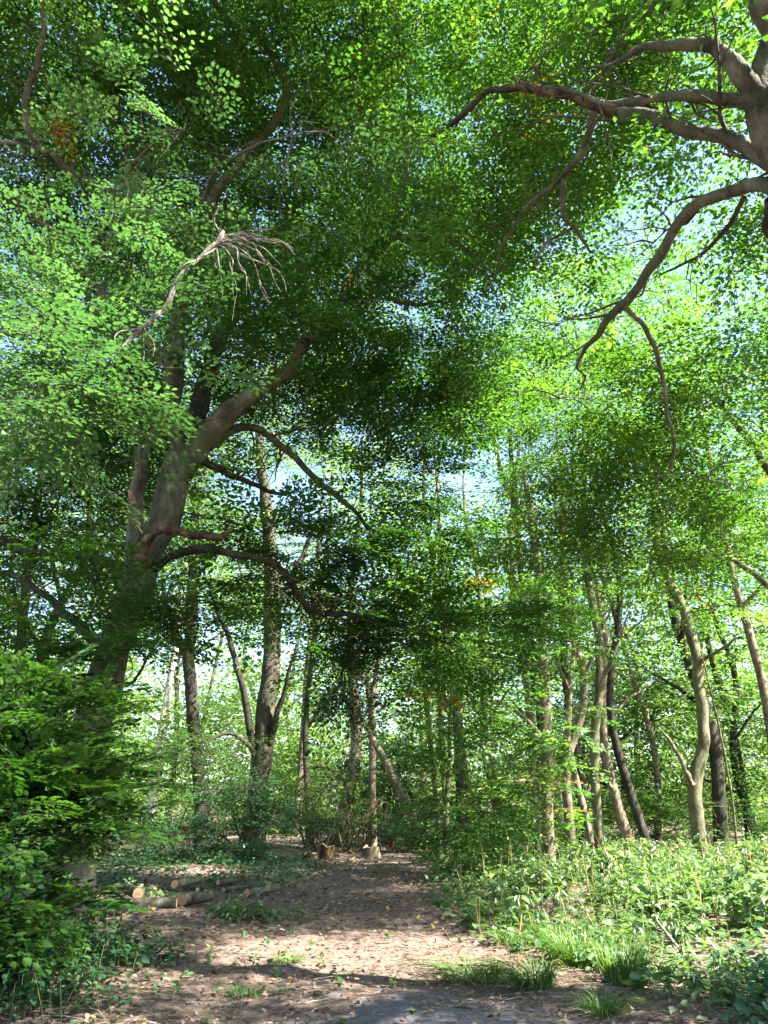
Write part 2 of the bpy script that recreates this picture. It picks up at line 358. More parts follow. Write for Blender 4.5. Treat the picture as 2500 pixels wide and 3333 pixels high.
def ground_mat():
    m, t, N, L = nt('leaf_litter_soil')
    tc = N.new('ShaderNodeTexCoord'); P = tc.outputs['Object']
    def noise(s, d=6, r=.6):
        n = N.new('ShaderNodeTexNoise'); n.inputs['Scale'].default_value = s; n.inputs['Detail'].default_value = d; n.inputs['Roughness'].default_value = r; L.new(P, n.inputs[0]); return n.outputs['Fac']
    r1 = ramp(N, [(.36, (.045, .031, .024)), (.5, (.115, .082, .064)), (.64, (.225, .168, .132))]); L.new(noise(7, 10, .72), r1.inputs[0])
    v = N.new('ShaderNodeTexVoronoi'); v.inputs['Scale'].default_value = 26; L.new(P, v.inputs['Vector'])
    r2 = ramp(N, [(0, (.06, .042, .032)), (.4, (.15, .105, .078)), (.75, (.27, .205, .155)), (1, (.12, .075, .05))]); L.new(v.outputs['Color'], r2.inputs[0])
    mx = N.new('ShaderNodeMix'); mx.data_type = 'RGBA'; mx.inputs['Factor'].default_value = .5; L.new(r1.outputs[0], mx.inputs['A']); L.new(r2.outputs[0], mx.inputs['B'])
    # bare trodden earth in the middle of the path near the camera
    at = N.new('ShaderNodeAttribute'); at.attribute_name = 'bare'
    r3 = ramp(N, [(.34, (.085, .078, .075)), (.5, (.135, .127, .128)), (.66, (.20, .192, .198))]); L.new(noise(9, 12, .8), r3.inputs[0])
    sb = N.new('ShaderNodeMath'); sb.operation = 'MULTIPLY_ADD'; sb.inputs[1].default_value = 1.2; sb.inputs[2].default_value = -.6; L.new(noise(1.7, 6, .7), sb.inputs[0])
    sb2 = N.new('ShaderNodeMath'); sb2.operation = 'ADD'; L.new(sb.outputs[0], sb2.inputs[0]); L.new(at.outputs['Fac'], sb2.inputs[1])
    r4 = ramp(N, [(.35, (0, 0, 0)), (.62, (1, 1, 1))]); L.new(sb2.outputs[0], r4.inputs[0])
    m2 = N.new('ShaderNodeMix'); m2.data_type = 'RGBA'; L.new(r4.outputs[0], m2.inputs['Factor']); L.new(mx.outputs['Result'], m2.inputs['A']); L.new(r3.outputs[0], m2.inputs['B'])
    b = N.new('ShaderNodeBump'); b.inputs['Strength'].default_value = .9; b.inputs['Distance'].default_value = .04; L.new(noise(38, 6, .7), b.inputs['Height'])
    p = N.new('ShaderNodeBsdfPrincipled'); p.inputs['Roughness'].default_value = .92; p.inputs['Specular IOR Level'].default_value = .15
    L.new(m2.outputs['Result'], p.inputs['Base Color']); L.new(b.outputs[0], p.inputs['Normal'])
    o = N.new('ShaderNodeOutputMaterial'); L.new(p.outputs[0], o.inputs[0]); return m
M['ground'] = ground_mat()

# ------------------------------------------------------------------ ground
def gz(x, y):
    x = np.asarray(x, float); y = np.asarray(y, float)
    z = .035*np.sin(x*1.1+.4*np.sin(y*.9))*np.cos(y*.8+.5) + .02*np.sin(x*2.7+y*1.9) + .012*np.sin(x*5.3-y*4.1)
    pc = .7*np.sin(y*.12)                                 # the path is a little lower than its sides
    z += .10*np.clip((np.abs(x-pc)-1.6)/2.5, 0, 1)
    return z*np.clip(1.6-y/50, .2, 1) - .02 + 3.5*np.clip((y-58)/40, 0, 1)**1.5
def axis(lo, hi, fine, n_f, far):
    a = np.linspace(lo, hi, n_f); k = np.geomspace(1, far, 26)[1:]
    return np.concatenate([lo-(k[::-1]-1)*fine*8, a, hi+(k-1)*fine*8])
gx = axis(-14, 14, .1, 130, 300); gy = axis(-2, 32, .12, 150, 300)
XX, YY = np.meshgrid(gx, gy); ZZ = gz(XX, YY)
nr, nc = XX.shape
for i in range(nr):
    for j in range(nc):
        if abs(XX[i, j]) < 13 and -2 < YY[i, j] < 22:
            ZZ[i, j] += .03*mnoise.noise(Vector((XX[i, j]*2.3, YY[i, j]*2.3, 0)))+.012*mnoise.noise(Vector((XX[i, j]*7, YY[i, j]*7, 3)))
idx = np.arange(nr*nc).reshape(nr, nc)
g = Geo(); g.add(np.stack([XX, YY, ZZ], -1).reshape(-1, 3), np.stack([idx[:-1, :-1], idx[:-1, 1:], idx[1:, 1:], idx[1:, :-1]], -1).reshape(-1, 4))
go = g.build('ground', M['ground'], smooth=True); go['kind'] = 'structure'; go['label'] = 'brown leaf-littered woodland floor and earth path'
ba = go.data.attributes.new('bare', 'FLOAT', 'POINT')
bx = XX-.35; bare = np.clip(1.2-np.abs(bx)/1.7, 0, 1)*np.clip((8.9-YY)/2.6, 0, 1)
ba.data.foreach_set('value', bare.astype(np.float32).ravel())

# ------------------------------------------------------------------ sun gaps carved out of the crowns (where the photograph shows light reaching in)
for x in np.linspace(-.6, 2.6, 6): lane((x, 9.4-.12*x, 0), 1.35)                   # bright band across the path
for x, y in [(4, 10.5), (5.5, 12), (7, 13), (9, 15), (5, 14.5), (6.5, 17), (4.2, 17), (8, 19), (5.5, 21), (11, 17), (10, 12)]: lane((x, y, .6), 1.9)

for x in (.6, 1.4, 2.2): lane((x, 10.4, 0), 1.1)
lane((.5, 24, 0), 1.2); lane((-1.0, 25.5, 0), 1.0); lane((2, 26, .4), 1.0)
lane((-4.2, 13.8, .2), 1.3); lane((-3.4, 13.2, .2), 1.3); lane((-2.6, 13.4, .2), .9); lane((-.7, 13.3, 0), .4); lane((-1.9, 10.6, 0), .45)
for q in [(120, 1150, 8), (300, 1000, 8), (250, 1300, 8), (450, 830, 8.5), (800, 480, 8), (950, 430, 8.2), (600, 420, 8.4), (80, 1350, 7.6)]: lane(pt(*q), .85, .9)
lane(pt(440, 1700, 12.9), .45, .8); lane(pt(530, 1660, 12.8), .25, .8); lane(pt(430, 1880, 12.4), .6, .8); lane(pt(2440, 330, 6.2), .25, .6)
lane(pt(1600, 2450, 18.5), 1.0, .8); lane(pt(1500, 2650, 19), .8, .8); lane(pt(1750, 2150, 18.8), .9, .8); lane(pt(2300, 1980, 15), 1.0, .8); lane(pt(2450, 1950, 14), .9, .8)
for q in [(1000, 2200, 36), (1250, 2150, 38), (1100, 2450, 34), (1150, 2300, 34), (1000, 2600, 32), (1400, 2500, 36), (1350, 2300, 38), (950, 2550, 31), (1300, 1900, 40), (700, 2200, 36), (500, 2250, 34), (1500, 2450, 34), (1650, 2000, 26), (1750, 2250, 25), (1900, 2300, 22), (1950, 2050, 22), (1250, 2680, 28), (2300, 1300, 22), (2100, 1500, 22)]: lane(pt(*q), 2.3, 1.2)
for q in [(2200, 1400, 12), (2380, 1600, 12), (2080, 1680, 12.4), (1950, 1450, 12.4), (2400, 1250, 11.5)]: lane(pt(*q), .9, .8)
for q in [(880, 2150, 23), (880, 2400, 23)]: lane(pt(*q), .5, .8)

THIN += [(860, 1590, 190, 90, .97, 0), (1010, 1640, 110, 60, .9, 0), (1520, 1560, 120, 90, .95, 0), (1620, 1480, 90, 70, .8, 0), (1450, 1470, 90, 60, .75, 0),
         (1480, 310, 90, 60, .9, 0), (1500, 120, 120, 90, .5, 0), (1100, 600, 110, 160, .6, 0), (2000, 700, 200, 110, .55, 0), (1700, 760, 130, 110, .55, 0),
         (2400, 1130, 120, 100, .9, 0), (2200, 730, 130, 80, .5, 0), (1370, 1080, 120, 70, .75, 0), (1130, 1390, 80, 50, .6, 0),
         (1160, 1830, 80, 50, .9, 0), (1200, 1890, 90, 40, .6, 0), (150, 1970, 110, 80, .8, 0), (650, 2080, 120, 120, .75, 0), (930, 2080, 140, 110, .7, 0),
         (1230, 2210, 60, 60, .8, 0), (1270, 2380, 60, 40, .6, 0), (2020, 2030, 80, 90, .6, 0), (1000, 50, 80, 120, .35, 0), (130, 1230, 60, 70, .5, 9.5), (550, 2250, 200, 170, .5, 12), (530, 1640, 230, 300, 1.3, 0, 12.9), (730, 1370, 190, 170, 1.1, 0, 12.7), (575, 1180, 110, 200, .9, 0, 12.2), (900, 1210, 120, 110, .7, 0, 12.4)]

# ------------------------------------------------------------------ tree builder
def px_path(pts):
    """[(px,py,Y,width_px)] -> (k,4) metres"""
    o = []
    for (x, y, Y, w) in pts:
        p = pt(x, y, Y); o.append([*p, .5*w*float(cdepth(p))/F])
    return np.array(o)
class Tree:
    def __init__(s, base, label, name='beech_tree', cat='tree', group=None, seed=0, bark='bark'):
        s.base = np.asarray(base, float); s.rng = np.random.default_rng(seed); s.seed = seed
        s.root = empty(name, s.base, label, cat, group); s.nodes = []; s.bark = bark
    def limb(s, path, name='branch', sides=10, rough=.05, flare=0, mat=None, label=None, node=True, sub=False):
        path = np.asarray(path, float); g = Geo(); q = limb_mesh(g, path, sides, rough, s.seed+len(s.nodes), True, flare, 0, .35 if name == 'trunk' else 1.0)
        o = g.build(name, M[mat or s.bark], s.last if sub else s.root, s.base, smooth=True)
        if not sub: s.last = o
        if label: o['label'] = label
        if node: s.nodes.append(q)
        return q
    def side_twigs(s, per_m=1.6, Lr=(.5, 1.5), skip=1):
        rng = s.rng; A = []; RR = []; K = 5; u = np.linspace(0, 1, K)[:, None]
        def shoot(a, d, L, ra):
            d = unit(d); e = unit(np.cross(d, rng.normal(size=3))); f = rng.uniform(-.25, .25)
            P = a+d*L*u+e*f*L*u**2+np.array([0, 0, .10])*L*u**2; P[1:] += rng.normal(0, .03*L, (K-1, 3)); A.append(P); RR.append(np.linspace(ra, max(.2*ra, .003), K)); return P
        for q in s.nodes[skip:]:
            L = np.linalg.norm(np.diff(q[:, :3], axis=0), axis=1).sum(); n = int(L*per_m); T = unit(np.gradient(q[:, :3], axis=0))
            for k in range(n):
                i = int(len(q)*(.22+.78*rng.random())); i = min(i, len(q)-1)
                d = T[i]*rng.uniform(.2, .9)+unit(rng.normal(size=3)*[1, 1, .6])*.9; ra = min(.38*q[i, 3], .03)*rng.uniform(.5, 1)+.004; Ls = rng.uniform(*Lr)*(.5+ra/.03)
                P = shoot(q[i, :3], d, Ls, ra)
                for m in range(rng.integers(1, 4)):
                    j = rng.integers(1, K); shoot(P[j], unit(P[-1]-P[0])+rng.normal(0, .6, 3), Ls*.5, ra*.5)
        if A:
            g = Geo(); V, Fc = tubes(np.array(A), np.array(RR), 4); g.add(V, Fc); o = g.build('side_twigs', M['twig'], s.root, s.base, smooth=True); o['kind'] = 'stuff'
    def crown(s, ells, mat, leaf=.085, length=.55, nleaf=14, shape=KITE, name='crown', clump=.55, tilt=.22, droop=.18, width=.62, autumn=.0018,
              r0=.016, twig_r=.005, vox=1.1, lanes=True, thin=True, twigs=True, jit=.28, fz=1.5, sides=4, tlo=0, thi=.85, twmat='twig', K=6, frond=0, fn=9, fl=9, grow_r=1.0, more=1.0):
        rng = s.rng
        if frond: ells = [(*e[:3], e[3]*grow_r, e[4]*grow_r, e[5]*grow_r, max(2, int(more*e[6]*nleaf/(fn*fl)))) for e in ells]; vox = max(vox, frond*1.25)
        B = sample_ellipsoids(rng, ells, clump, fz)
        B = B[keep_mask(B, rng, lanes, thin)]; B = B[(B[:, 2] > .1) & (np.linalg.norm(B-[0, 0, CAMZ], axis=1) > 6.6)]
        if len(B) == 0: return
        tw = Geo(); nodes = np.vstack([n[n.shape[0]//4:, :3] for n in s.nodes]) if s.nodes else s.base[None]
        D, A0 = grow(rng, nodes, B, tw, vox, r0, twig_r, sides, K)
        Nn = np.tile([0, 0, 1.], (len(B), 1))+rng.normal(0, tilt, (len(B), 3))
        tint = rng.uniform(tlo, thi, len(B)); au = rng.random(len(B)) < autumn; tint[au] = rng.uniform(.95, 1, au.sum())
        g = Geo()
        if frond:
            fronds(g, tw, rng, B, D, Nn, frond*rng.uniform(.6, 1.3, len(B)), fn, fl, leaf, shape, width, tint, jit*.7, droop*.8, bool(twigs), twig_r)
        else:
            sprays(g, rng, B, D, Nn, length*rng.uniform(.65, 1.25, len(B)), nleaf, leaf, shape, width, tint, jit, droop)
            if twigs:
                tip = B+D*length*.8; tip[:, 2] -= droop*length*.6
                V, Fc = tubes(np.stack([A0, tip], 1), np.array([[1, .4]])*twig_r*np.ones((len(B), 1)), 3); tw.add(V, Fc)
        o = g.build(name, M[mat], s.root, s.base); o['kind'] = 'stuff'
        o2 = tw.build('twigs', M[twmat], o, s.base); o2['kind'] = 'stuff'
        return o
def E(px, py, Y, rx, ry, rz, n):
    return (*pt(px, py, Y), rx, ry, rz, n)
Q = 1.0

# ------------------------------------------------------------------ the great leaning beech, left
T1 = Tree((*pt(190, 2950, 13)[:2], 0), 'massive leaning forked beech on the left, its limbs spreading over the path', seed=11, bark='bark_grey')
b1 = T1.base
tr = np.vstack([[b1[0], b1[1], -.1, .45], px_path([(235, 2620, 13, 135), (290, 2380, 13, 123), (345, 2200, 13, 115), (425, 1960, 13, 108), (470, 1830, 13, 105), (535, 1680, 13, 100), (572, 1570, 13, 100), (600, 1470, 13.1, 98)])])
T1.limb(tr, 'trunk', 18, .045, flare=.5)
T1.limb(px_path([(585, 1530, 13, 90), (660, 1440, 13, 82), (745, 1350, 12.9, 72), (850, 1270, 12.8, 57), (960, 1170, 12.7, 43), (1080, 1000, 12.6, 33), (1190, 850, 12.4, 28), (1270, 780, 12.2, 25), (1310, 640, 11.8, 22), (1335, 400, 11.2, 18), (1310, 150, 10.4, 14), (1280, -100, 9.2, 11)]), sides=14)
T1.limb(px_path([(600, 1500, 13.15, 69), (640, 1350, 13.4, 64), (690, 1190, 13.8, 54), (770, 990, 14.2, 44), (880, 780, 14.4, 36), (1000, 600, 14.4, 30), (1080, 430, 14.2, 23), (1130, 250, 13.8, 16)]), mat='bark_dark', sides=12)
T1.limb(px_path([(585, 1510, 13, 54), (562, 1330, 12.8, 49), (572, 1160, 12.6, 49), (592, 980, 12.4, 48), (640, 760, 12.1, 41), (760, 560, 11.8, 34), (880, 420, 11.4, 30), (930, 300, 11, 28), (905, 210, 10.8, 28), (850, 115, 10.5, 28), (755, 60, 10.2, 26), (690, -10, 9.9, 23), (600, -200, 9.2, 16)]), sides=12)
st = T1.limb(px_path([(430, 1880, 12.75, 57), (432, 1780, 12.6, 51), (440, 1640, 12.5, 48), (460, 1530, 12.5, 43), (475, 1450, 12.5, 41), (520, 1370, 12.5, 38), (545, 1300, 12.4, 36), (558, 1210, 12.3, 34), (545, 1175, 12.2, 33), (470, 1160, 12, 30), (400, 1120, 11.6, 21), (300, 1040, 11, 15)]), sides=12)
T1.limb(px_path([(478, 1460, 12.5, 26), (440, 1410, 12.4, 21), (385, 1350, 12.2, 16), (320, 1290, 11.9, 11), (240, 1250, 11.4, 7)]), sub=True)
T1.limb(px_path([(437, 1640, 12.4, 18), (430, 1612, 12.3, 18), (428, 1598, 12.25, 15)]), 'branch_stub', mat='wood', node=False, sub=True)
T1.limb(px_path([(455, 1850, 12.4, 52), (475, 1775, 12.25, 36), (515, 1730, 12.1, 26), (560, 1715, 12, 33), (600, 1727, 11.95, 25), (640, 1748, 11.9, 28), (690, 1752, 11.8, 25), (730, 1742, 11.7, 20), (752, 1722, 11.65, 13), (768, 1700, 11.6, 3)]), 'broken_branch', sides=14, rough=.26, mat='rot', label='broken brown branch with peeling bark', node=False)
T1.limb(px_path([(500, 1850, 12.9, 33), (560, 1810, 12.7, 28), (640, 1788, 12.5, 26), (740, 1795, 12.4, 25), (860, 1828, 12.6, 23), (930, 1870, 12.9, 23), (975, 1940, 13.2, 22), (1030, 1985, 13.5, 20), (1150, 2005, 13.8, 16), (1300, 2040, 14.2, 12), (1450, 2090, 14.6, 7)]), mat='bark_dark', sides=10)
T1.limb(px_path([(680, 1450, 13, 36), (760, 1400, 13.3, 28), (840, 1395, 13.6, 25), (930, 1460, 13.9, 23), (1040, 1570, 14.2, 20), (1130, 1640, 14.5, 16), (1200, 1720, 14.8, 11)]))
T1.limb(px_path([(640, 1490, 13.1, 28), (740, 1540, 13.5, 21), (840, 1590, 14, 16), (930, 1610, 14.4, 10)]), mat='bark_dark')
T1.limb(px_path([(590, 1000, 12.4, 36), (520, 800, 12, 33), (430, 690, 11.5, 33), (330, 605, 11, 30), (230, 560, 10.5, 25), (170, 500, 10.1, 21), (60, 478, 9.6, 20), (-120, 440, 9, 11)]), sides=12)
T1.limb(px_path([(190, 520, 10.2, 16), (100, 440, 9.8, 20), (80, 340, 9.5, 21), (120, 200, 9.2, 21), (140, 60, 8.9, 18), (120, -120, 8.4, 13)]), sub=True)
T1.limb(px_path([(572, 1190, 12.5, 36), (430, 1060, 12.2, 30), (330, 950, 11.9, 26), (240, 850, 11.5, 23), (150, 740, 11, 20), (40, 640, 10.4, 13)]))
T1.limb(px_path([(640, 760, 12.1, 25), (520, 560, 11.7, 23), (400, 430, 11.2, 23), (375, 320, 10.8, 23), (430, 190, 10.4, 21), (470, 80, 10, 16), (430, -60, 9.5, 11)]), mat='bark_dark')
T1.limb(px_path([(378, 320, 10.8, 18), (290, 230, 10.4, 16), (170, 130, 9.9, 12), (60, 60, 9.4, 7)]), mat='bark_dark', sub=True)
T1.limb(px_path([(1290, 770, 11.8, 23), (1400, 775, 11.6, 20), (1500, 800, 11.5, 16), (1570, 870, 11.4, 13), (1580, 960, 11.4, 8)]))
T1.limb(px_path([(1190, 850, 12, 21), (1260, 960, 12.2, 16), (1340, 990, 12.3, 14), (1440, 985, 12.3, 8)]))
T1.limb(px_path([(1000, 1110, 12.5, 28), (1150, 1010, 12.9, 25), (1240, 950, 13.2, 18), (1290, 850, 13.4, 12)]))
T1.limb(px_path([(440, 1900, 13.4, 38), (360, 1830, 13.9, 30), (250, 1800, 14.4, 28), (100, 1790, 14.9, 25), (-60, 1740, 15.4, 18)]), mat='bark_dark')
T1.limb(px_path([(370, 2140, 13.3, 43), (290, 2060, 13.8, 33), (190, 1980, 14.3, 26), (80, 1890, 14.8, 21), (-40, 1850, 15.2, 15)]), mat='bark_dark')
T1.limb(px_path([(330, 2250, 12.7, 98), (275, 2235, 12.4, 95), (245, 2240, 12.25, 82)]), 'limb_stub', sides=14, rough=.1, mat='bark_dark', node=False, label='dark stump of a sawn-off limb')
T1.limb(px_path([(350, 2215, 12.7, 16), (410, 2225, 12.4, 11), (450, 2200, 12.2, 10), (490, 2120, 12, 9), (520, 2040, 11.8, 7), (555, 1900, 11.6, 5)]), mat='bark_dark', sides=7)
T1.limb(px_path([(560, 1330, 12.7, 33), (420, 1240, 11, 21), (300, 1180, 9.6, 15), (180, 1120, 8.4, 10), (60, 1080, 7.4, 6)]), sides=8)
T1.limb(px_path([(640, 760, 12.1, 26), (660, 660, 10.8, 18), (720, 540, 9.6, 13), (850, 470, 8.6, 8), (980, 440, 7.9, 5)]), sides=8)
T1.limb(px_path([(430, 690, 11.5, 16), (420, 560, 10.4, 13), (520, 450, 9.2, 10), (600, 420, 8.6, 5)]), sides=8)
T1.side_twigs()
T1.crown([E(300, 150, 10.2, 2.6, 2.2, 1.5, 1500*Q), E(800, 120, 10.6, 2.4, 2, 1.5, 1200*Q), E(1200, 150, 11.2, 2.2, 2, 1.6, 950*Q), E(60, 350, 11.0, 2.2, 2, 1.4, 850*Q),
          E(700, 420, 12.5, 2.6, 2, 1.5, 1100*Q), E(1200, 480, 13.0, 2.3, 2, 1.5, 1000*Q), E(300, 600, 13.0, 2.6, 2, 1.4, 900*Q), E(1050, 780, 14.0, 2.6, 2, 1.3, 1000*Q),
          E(250, 900, 14.5, 2.8, 2, 1.3, 1000*Q), E(700, 900, 14.8, 2.4, 1.6, 1.2, 800*Q), E(1350, 700, 13.5, 1.8, 1.5, 1.2, 500*Q), E(1000, 1000, 11.4, 1.6, 1.2, .7, 380*Q), E(750, 1150, 11.8, 1.2, 1, .5, 200*Q), E(1150, 700, 11, 1.5, 1.2, .8, 330*Q),
          E(100, -300, 8.5, 3, 2.5, 1.5, 900*Q), E(800, -350, 8.5, 3, 2.5, 1.5, 900*Q), E(1300, -250, 9.0, 2.5, 2.2, 1.5, 600*Q)],
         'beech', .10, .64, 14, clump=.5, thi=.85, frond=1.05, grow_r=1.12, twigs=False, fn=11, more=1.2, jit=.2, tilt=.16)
T1.crown([E(1000, 1130, 13.4, 2.4, 1.8, .8, 850*Q), E(1350, 1180, 13.8, 2.4, 2, .8, 1100*Q), E(1150, 1300, 14.2, 2.6, 1.8, .6, 900*Q), E(1500, 1290, 14.5, 1.5, 1.5, .45, 420*Q),
          E(200, 1420, 15.5, 3, 2, 1.1, 1700*Q), E(120, 1680, 15.5, 2.6, 2, 1.0, 1500*Q), E(60, 1900, 15.8, 2.2, 1.6, .8, 700*Q), E(330, 1560, 15.5, 1.6, 1.5, .9, 500*Q), E(330, 1250, 14.5, 2.2, 1.8, 1., 700*Q), E(150, 2000, 15.5, 2, 1.6, .6, 450*Q),
          E(1330, 1560, 14.6, 1.0, 1.2, .4, 260*Q), E(1280, 1640, 14.4, 1.2, 1.2, .3, 260*Q), E(870, 1740, 12.8, 1.1, 1.0, .28, 330*Q), E(1150, 1760, 13.4, 1.5, 1.1, .3, 450*Q), E(1050, 1850, 13.8, 1.3, 1.0, .35, 350*Q), E(1400, 1730, 14, .8, .8, .25, 140*Q),
          E(1150, 1960, 14, 1.2, 1.1, .45, 430*Q), E(1330, 2030, 14.6, 1.4, 1.1, .42, 650*Q), E(1560, 2040, 15, 1.3, 1.1, .38, 560*Q), E(1450, 2140, 15.2, 1.2, 1, .35, 380*Q), E(1180, 2120, 14.4, .8, .9, .5, 240*Q),
          E(560, 1960, 12.2, 1.1, .9, .2, 260*Q), E(430, 1895, 11.6, .8, .8, .10, 170*Q), E(700, 1880, 12.6, .8, .8, .18, 160*Q), E(440, 2070, 12, 1.2, 1.0, .22, 330*Q), E(150, 2120, 11.6, 1.2, 1.0, .3, 330*Q), E(640, 2050, 12.8, .9, .8, .2, 150*Q)],
         'beech', .10, .6, 13, clump=.48, thi=.85, fz=2.6, tilt=.14, frond=1.0, grow_r=1.1, twigs=False, fn=11, more=1.2, jit=.2)
T1.crown([E(1110, 2200, 15.5, .34, .45, 1.1, 230*Q), E(1070, 2330, 15.6, .25, .4, .5, 60*Q), E(1150, 2400, 15.6, .22, .4, .4, 50*Q)], 'blue', .085, .5, 9, droop=.9, clump=.3, thi=.7, tilt=.5, name='hanging_foliage')
# sunlit sprays reaching towards the camera
T1.crown([E(130, 1120, 8, 1.3, 1, .42, 330*Q), E(300, 980, 8.4, 1.1, 1, .30, 230*Q), E(120, 1340, 7.6, 1.1, .9, .22, 210*Q), E(420, 1240, 7.9, .8, .8, .14, 120*Q), E(350, 860, 8.6, 1.1, .9, .24, 190*Q), E(620, 700, 8.8, 1.2, .9, .2, 190*Q),
          E(800, 480, 8.2, 1.1, .9, .26, 210*Q), E(980, 430, 8, .7, .7, .16, 90*Q), E(560, 440, 8.7, .9, .8, .2, 130*Q), E(80, 1500, 7.8, .9, .8, .1, 60*Q), E(350, 1310, 7.5, .9, .7, .10, 110*Q)],
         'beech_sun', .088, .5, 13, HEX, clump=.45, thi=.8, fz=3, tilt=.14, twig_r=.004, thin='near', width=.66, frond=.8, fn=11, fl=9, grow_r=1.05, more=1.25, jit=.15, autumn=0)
T1.crown([E(165, 415, 9.6, .22, .2, .16, 26)], 'beech_light', .08, .4, 9, name='yellow_leaves', autumn=1.0, clump=0, thin=False, lanes=False, vox=.5, r0=.008)

# pale dead branch caught in the sprays
dead = Tree(pt(380, 1155, 8.6), 'pale grey dead branch with drooping bare twigs in the sunlit leaves', 'dead_branch', 'branch', seed=5, bark='dead')
dm = dead.limb(px_path([(378, 1155, 8.5, 9.5), (440, 1090, 8.5, 15.0), (500, 1040, 8.55, 16.3), (550, 980, 8.6, 17.7), (580, 910, 8.6, 15.0), (640, 850, 8.65, 13.6), (700, 800, 8.7, 17.7), (715, 780, 8.7, 23.1), (725, 755, 8.7, 12.2)]), 'main_stem', 9, .12)
for k, (pp) in enumerate([[(470, 1065, 8.5, 6.1), (430, 1075, 8.5, 5.4), (385, 1080, 8.4, 4.8), (360, 1140, 8.4, 2.7)], [(470, 1070, 8.5, 5.4), (500, 1120, 8.4, 4.1), (500, 1160, 8.4, 2.0)], [(470, 1065, 8.5, 4.1), (465, 1200, 8.4, 2.0)],
                          [(700, 810, 8.7, 8.2), (640, 850, 8.5, 6.1), (600, 860, 8.4, 4.1), (560, 880, 8.4, 2.0)], [(580, 960, 8.6, 5.4), (640, 920, 8.5, 4.1), (690, 915, 8.4, 2.0)], [(715, 760, 8.7, 6.8), (700, 700, 8.7, 4.1), (730, 650, 8.7, 2.0)], [(705, 810, 8.7, 6.8), (715, 860, 8.7, 4.1), (718, 890, 8.7, 2.0)], [(560, 990, 8.5, 4.8), (480, 1010, 8.5, 2.7), (420, 980, 8.5, 1.4)]]):
    dead.limb(px_path(pp), 'twig', 5, .1)
rd = np.random.default_rng(3)
for k in range(20):
    ang_ = rd.uniform(-.25, 1.5); rad_ = rd.uniform(150, 340); ex, ey = 712+rad_*math.cos(ang_)*.8, 790+rad_*math.sin(ang_)*(1.0)
    a = (708+rd.uniform(-8, 10), 785+rd.uniform(-20, 15)); m1 = (a[0]+(ex-a[0])*.4+rd.uniform(-5, 35), a[1]+(ey-a[1])*.32-rd.uniform(5, 40)); m2 = (a[0]+(ex-a[0])*.78+rd.uniform(-10, 30), a[1]+(ey-a[1])*.68-rd.uniform(0, 30)); Yd = 8.7+rd.uniform(-.25, .25)
    dead.limb(px_path([(*a, 8.7, 6), (m1[0]*.5+a[0]*.5+rd.uniform(-12, 12), m1[1]*.5+a[1]*.5+rd.uniform(-16, 4), 8.7, 5), (*m1, (8.7+Yd)/2, 4.5), (m1[0]*.5+m2[0]*.5+rd.uniform(-14, 14), m1[1]*.5+m2[1]*.5+rd.uniform(-14, 14), Yd, 4), (*m2, Yd, 3.4), (ex, ey, Yd, 1.8)]), 'twig', 4, .1)

# ------------------------------------------------------------------ the near beech whose trunk stands off to the right
T2 = Tree((7.0, 5.0, 0), 'near grey beech reaching in from the upper right corner with thick bent limbs', seed=21, bark='bark_grey')
T2.limb(np.vstack([[7.0, 5.0, -.1, .42], [6.3, 5.6, 3, .36], px_path([(2755, 950, 6.5, 136), (2615, 640, 6.4, 120), (2505, 430, 6.3, 102), (2475, 310, 6.2, 90), (2510, 130, 6.1, 77), (2555, -80, 6, 64), (2585, -300, 5.8, 40)])]), 'trunk', 18, .05, flare=.5)
T2.limb(px_path([(2675, 520, 6.5, 96), (2615, 330, 6.1, 108), (2545, 160, 5.8, 104), (2485, 30, 5.6, 100), (2435, -110, 5.4, 80), (2335, -300, 5.1, 48)]), sides=14)
T2.limb(px_path([(2480, 330, 6.2, 76), (2435, 265, 6.15, 68), (2355, 185, 6.1, 53), (2305, 150, 6.1, 42), (2180, 148, 6.2, 35), (2090, 155, 6.4, 24), (1990, 200, 6.7, 13), (1900, 225, 7, 6)]), sides=12)
T2.limb(px_path([(2475, 340, 6.25, 56), (2365, 320, 6.3, 40), (2250, 310, 6.4, 35), (2150, 318, 6.6, 29), (2020, 335, 6.9, 22), (1900, 320, 7.2, 14), (1780, 270, 7.5, 7)]), sides=12)
T2.limb(px_path([(2655, 640, 6.4, 72), (2555, 545, 6.5, 59), (2455, 500, 6.6, 48), (2250, 425, 6.8, 43), (2100, 385, 7, 40), (2000, 365, 7.2, 37)]), sides=14)
T2.limb(px_path([(2020, 368, 7.15, 38), (1930, 335, 7.3, 37), (1850, 302, 7.5, 34), (1760, 288, 7.7, 32), (1690, 282, 7.9, 27), (1625, 285, 8.1, 10)]), 'broken_limb', sides=16, rough=.24, mat='rot', label='shattered rotten end of the limb with reddish wood showing', sub=True)
T2.limb(px_path([(1700, 285, 7.9, 21), (1580, 305, 8.2, 19), (1500, 375, 8.5, 18), (1420, 440, 8.8, 13), (1340, 480, 9.1, 7)]), mat='bark_dark', sub=True)
T2.limb(px_path([(1935, 355, 7.3, 29), (1915, 440, 7.6, 26), (1860, 540, 8, 22), (1750, 640, 8.5, 18), (1670, 730, 8.9, 14), (1625, 830, 9.3, 9), (1610, 900, 9.6, 5)]), sub=True)
T2.limb(px_path([(1835, 580, 8.1, 18), (1830, 690, 8.4, 16), (1880, 750, 8.6, 13), (1920, 830, 8.9, 7)]), sub=True)
T2.limb(px_path([(1860, 745, 8.6, 11), (1780, 790, 8.9, 10), (1730, 880, 9.2, 6)]), sub=True)
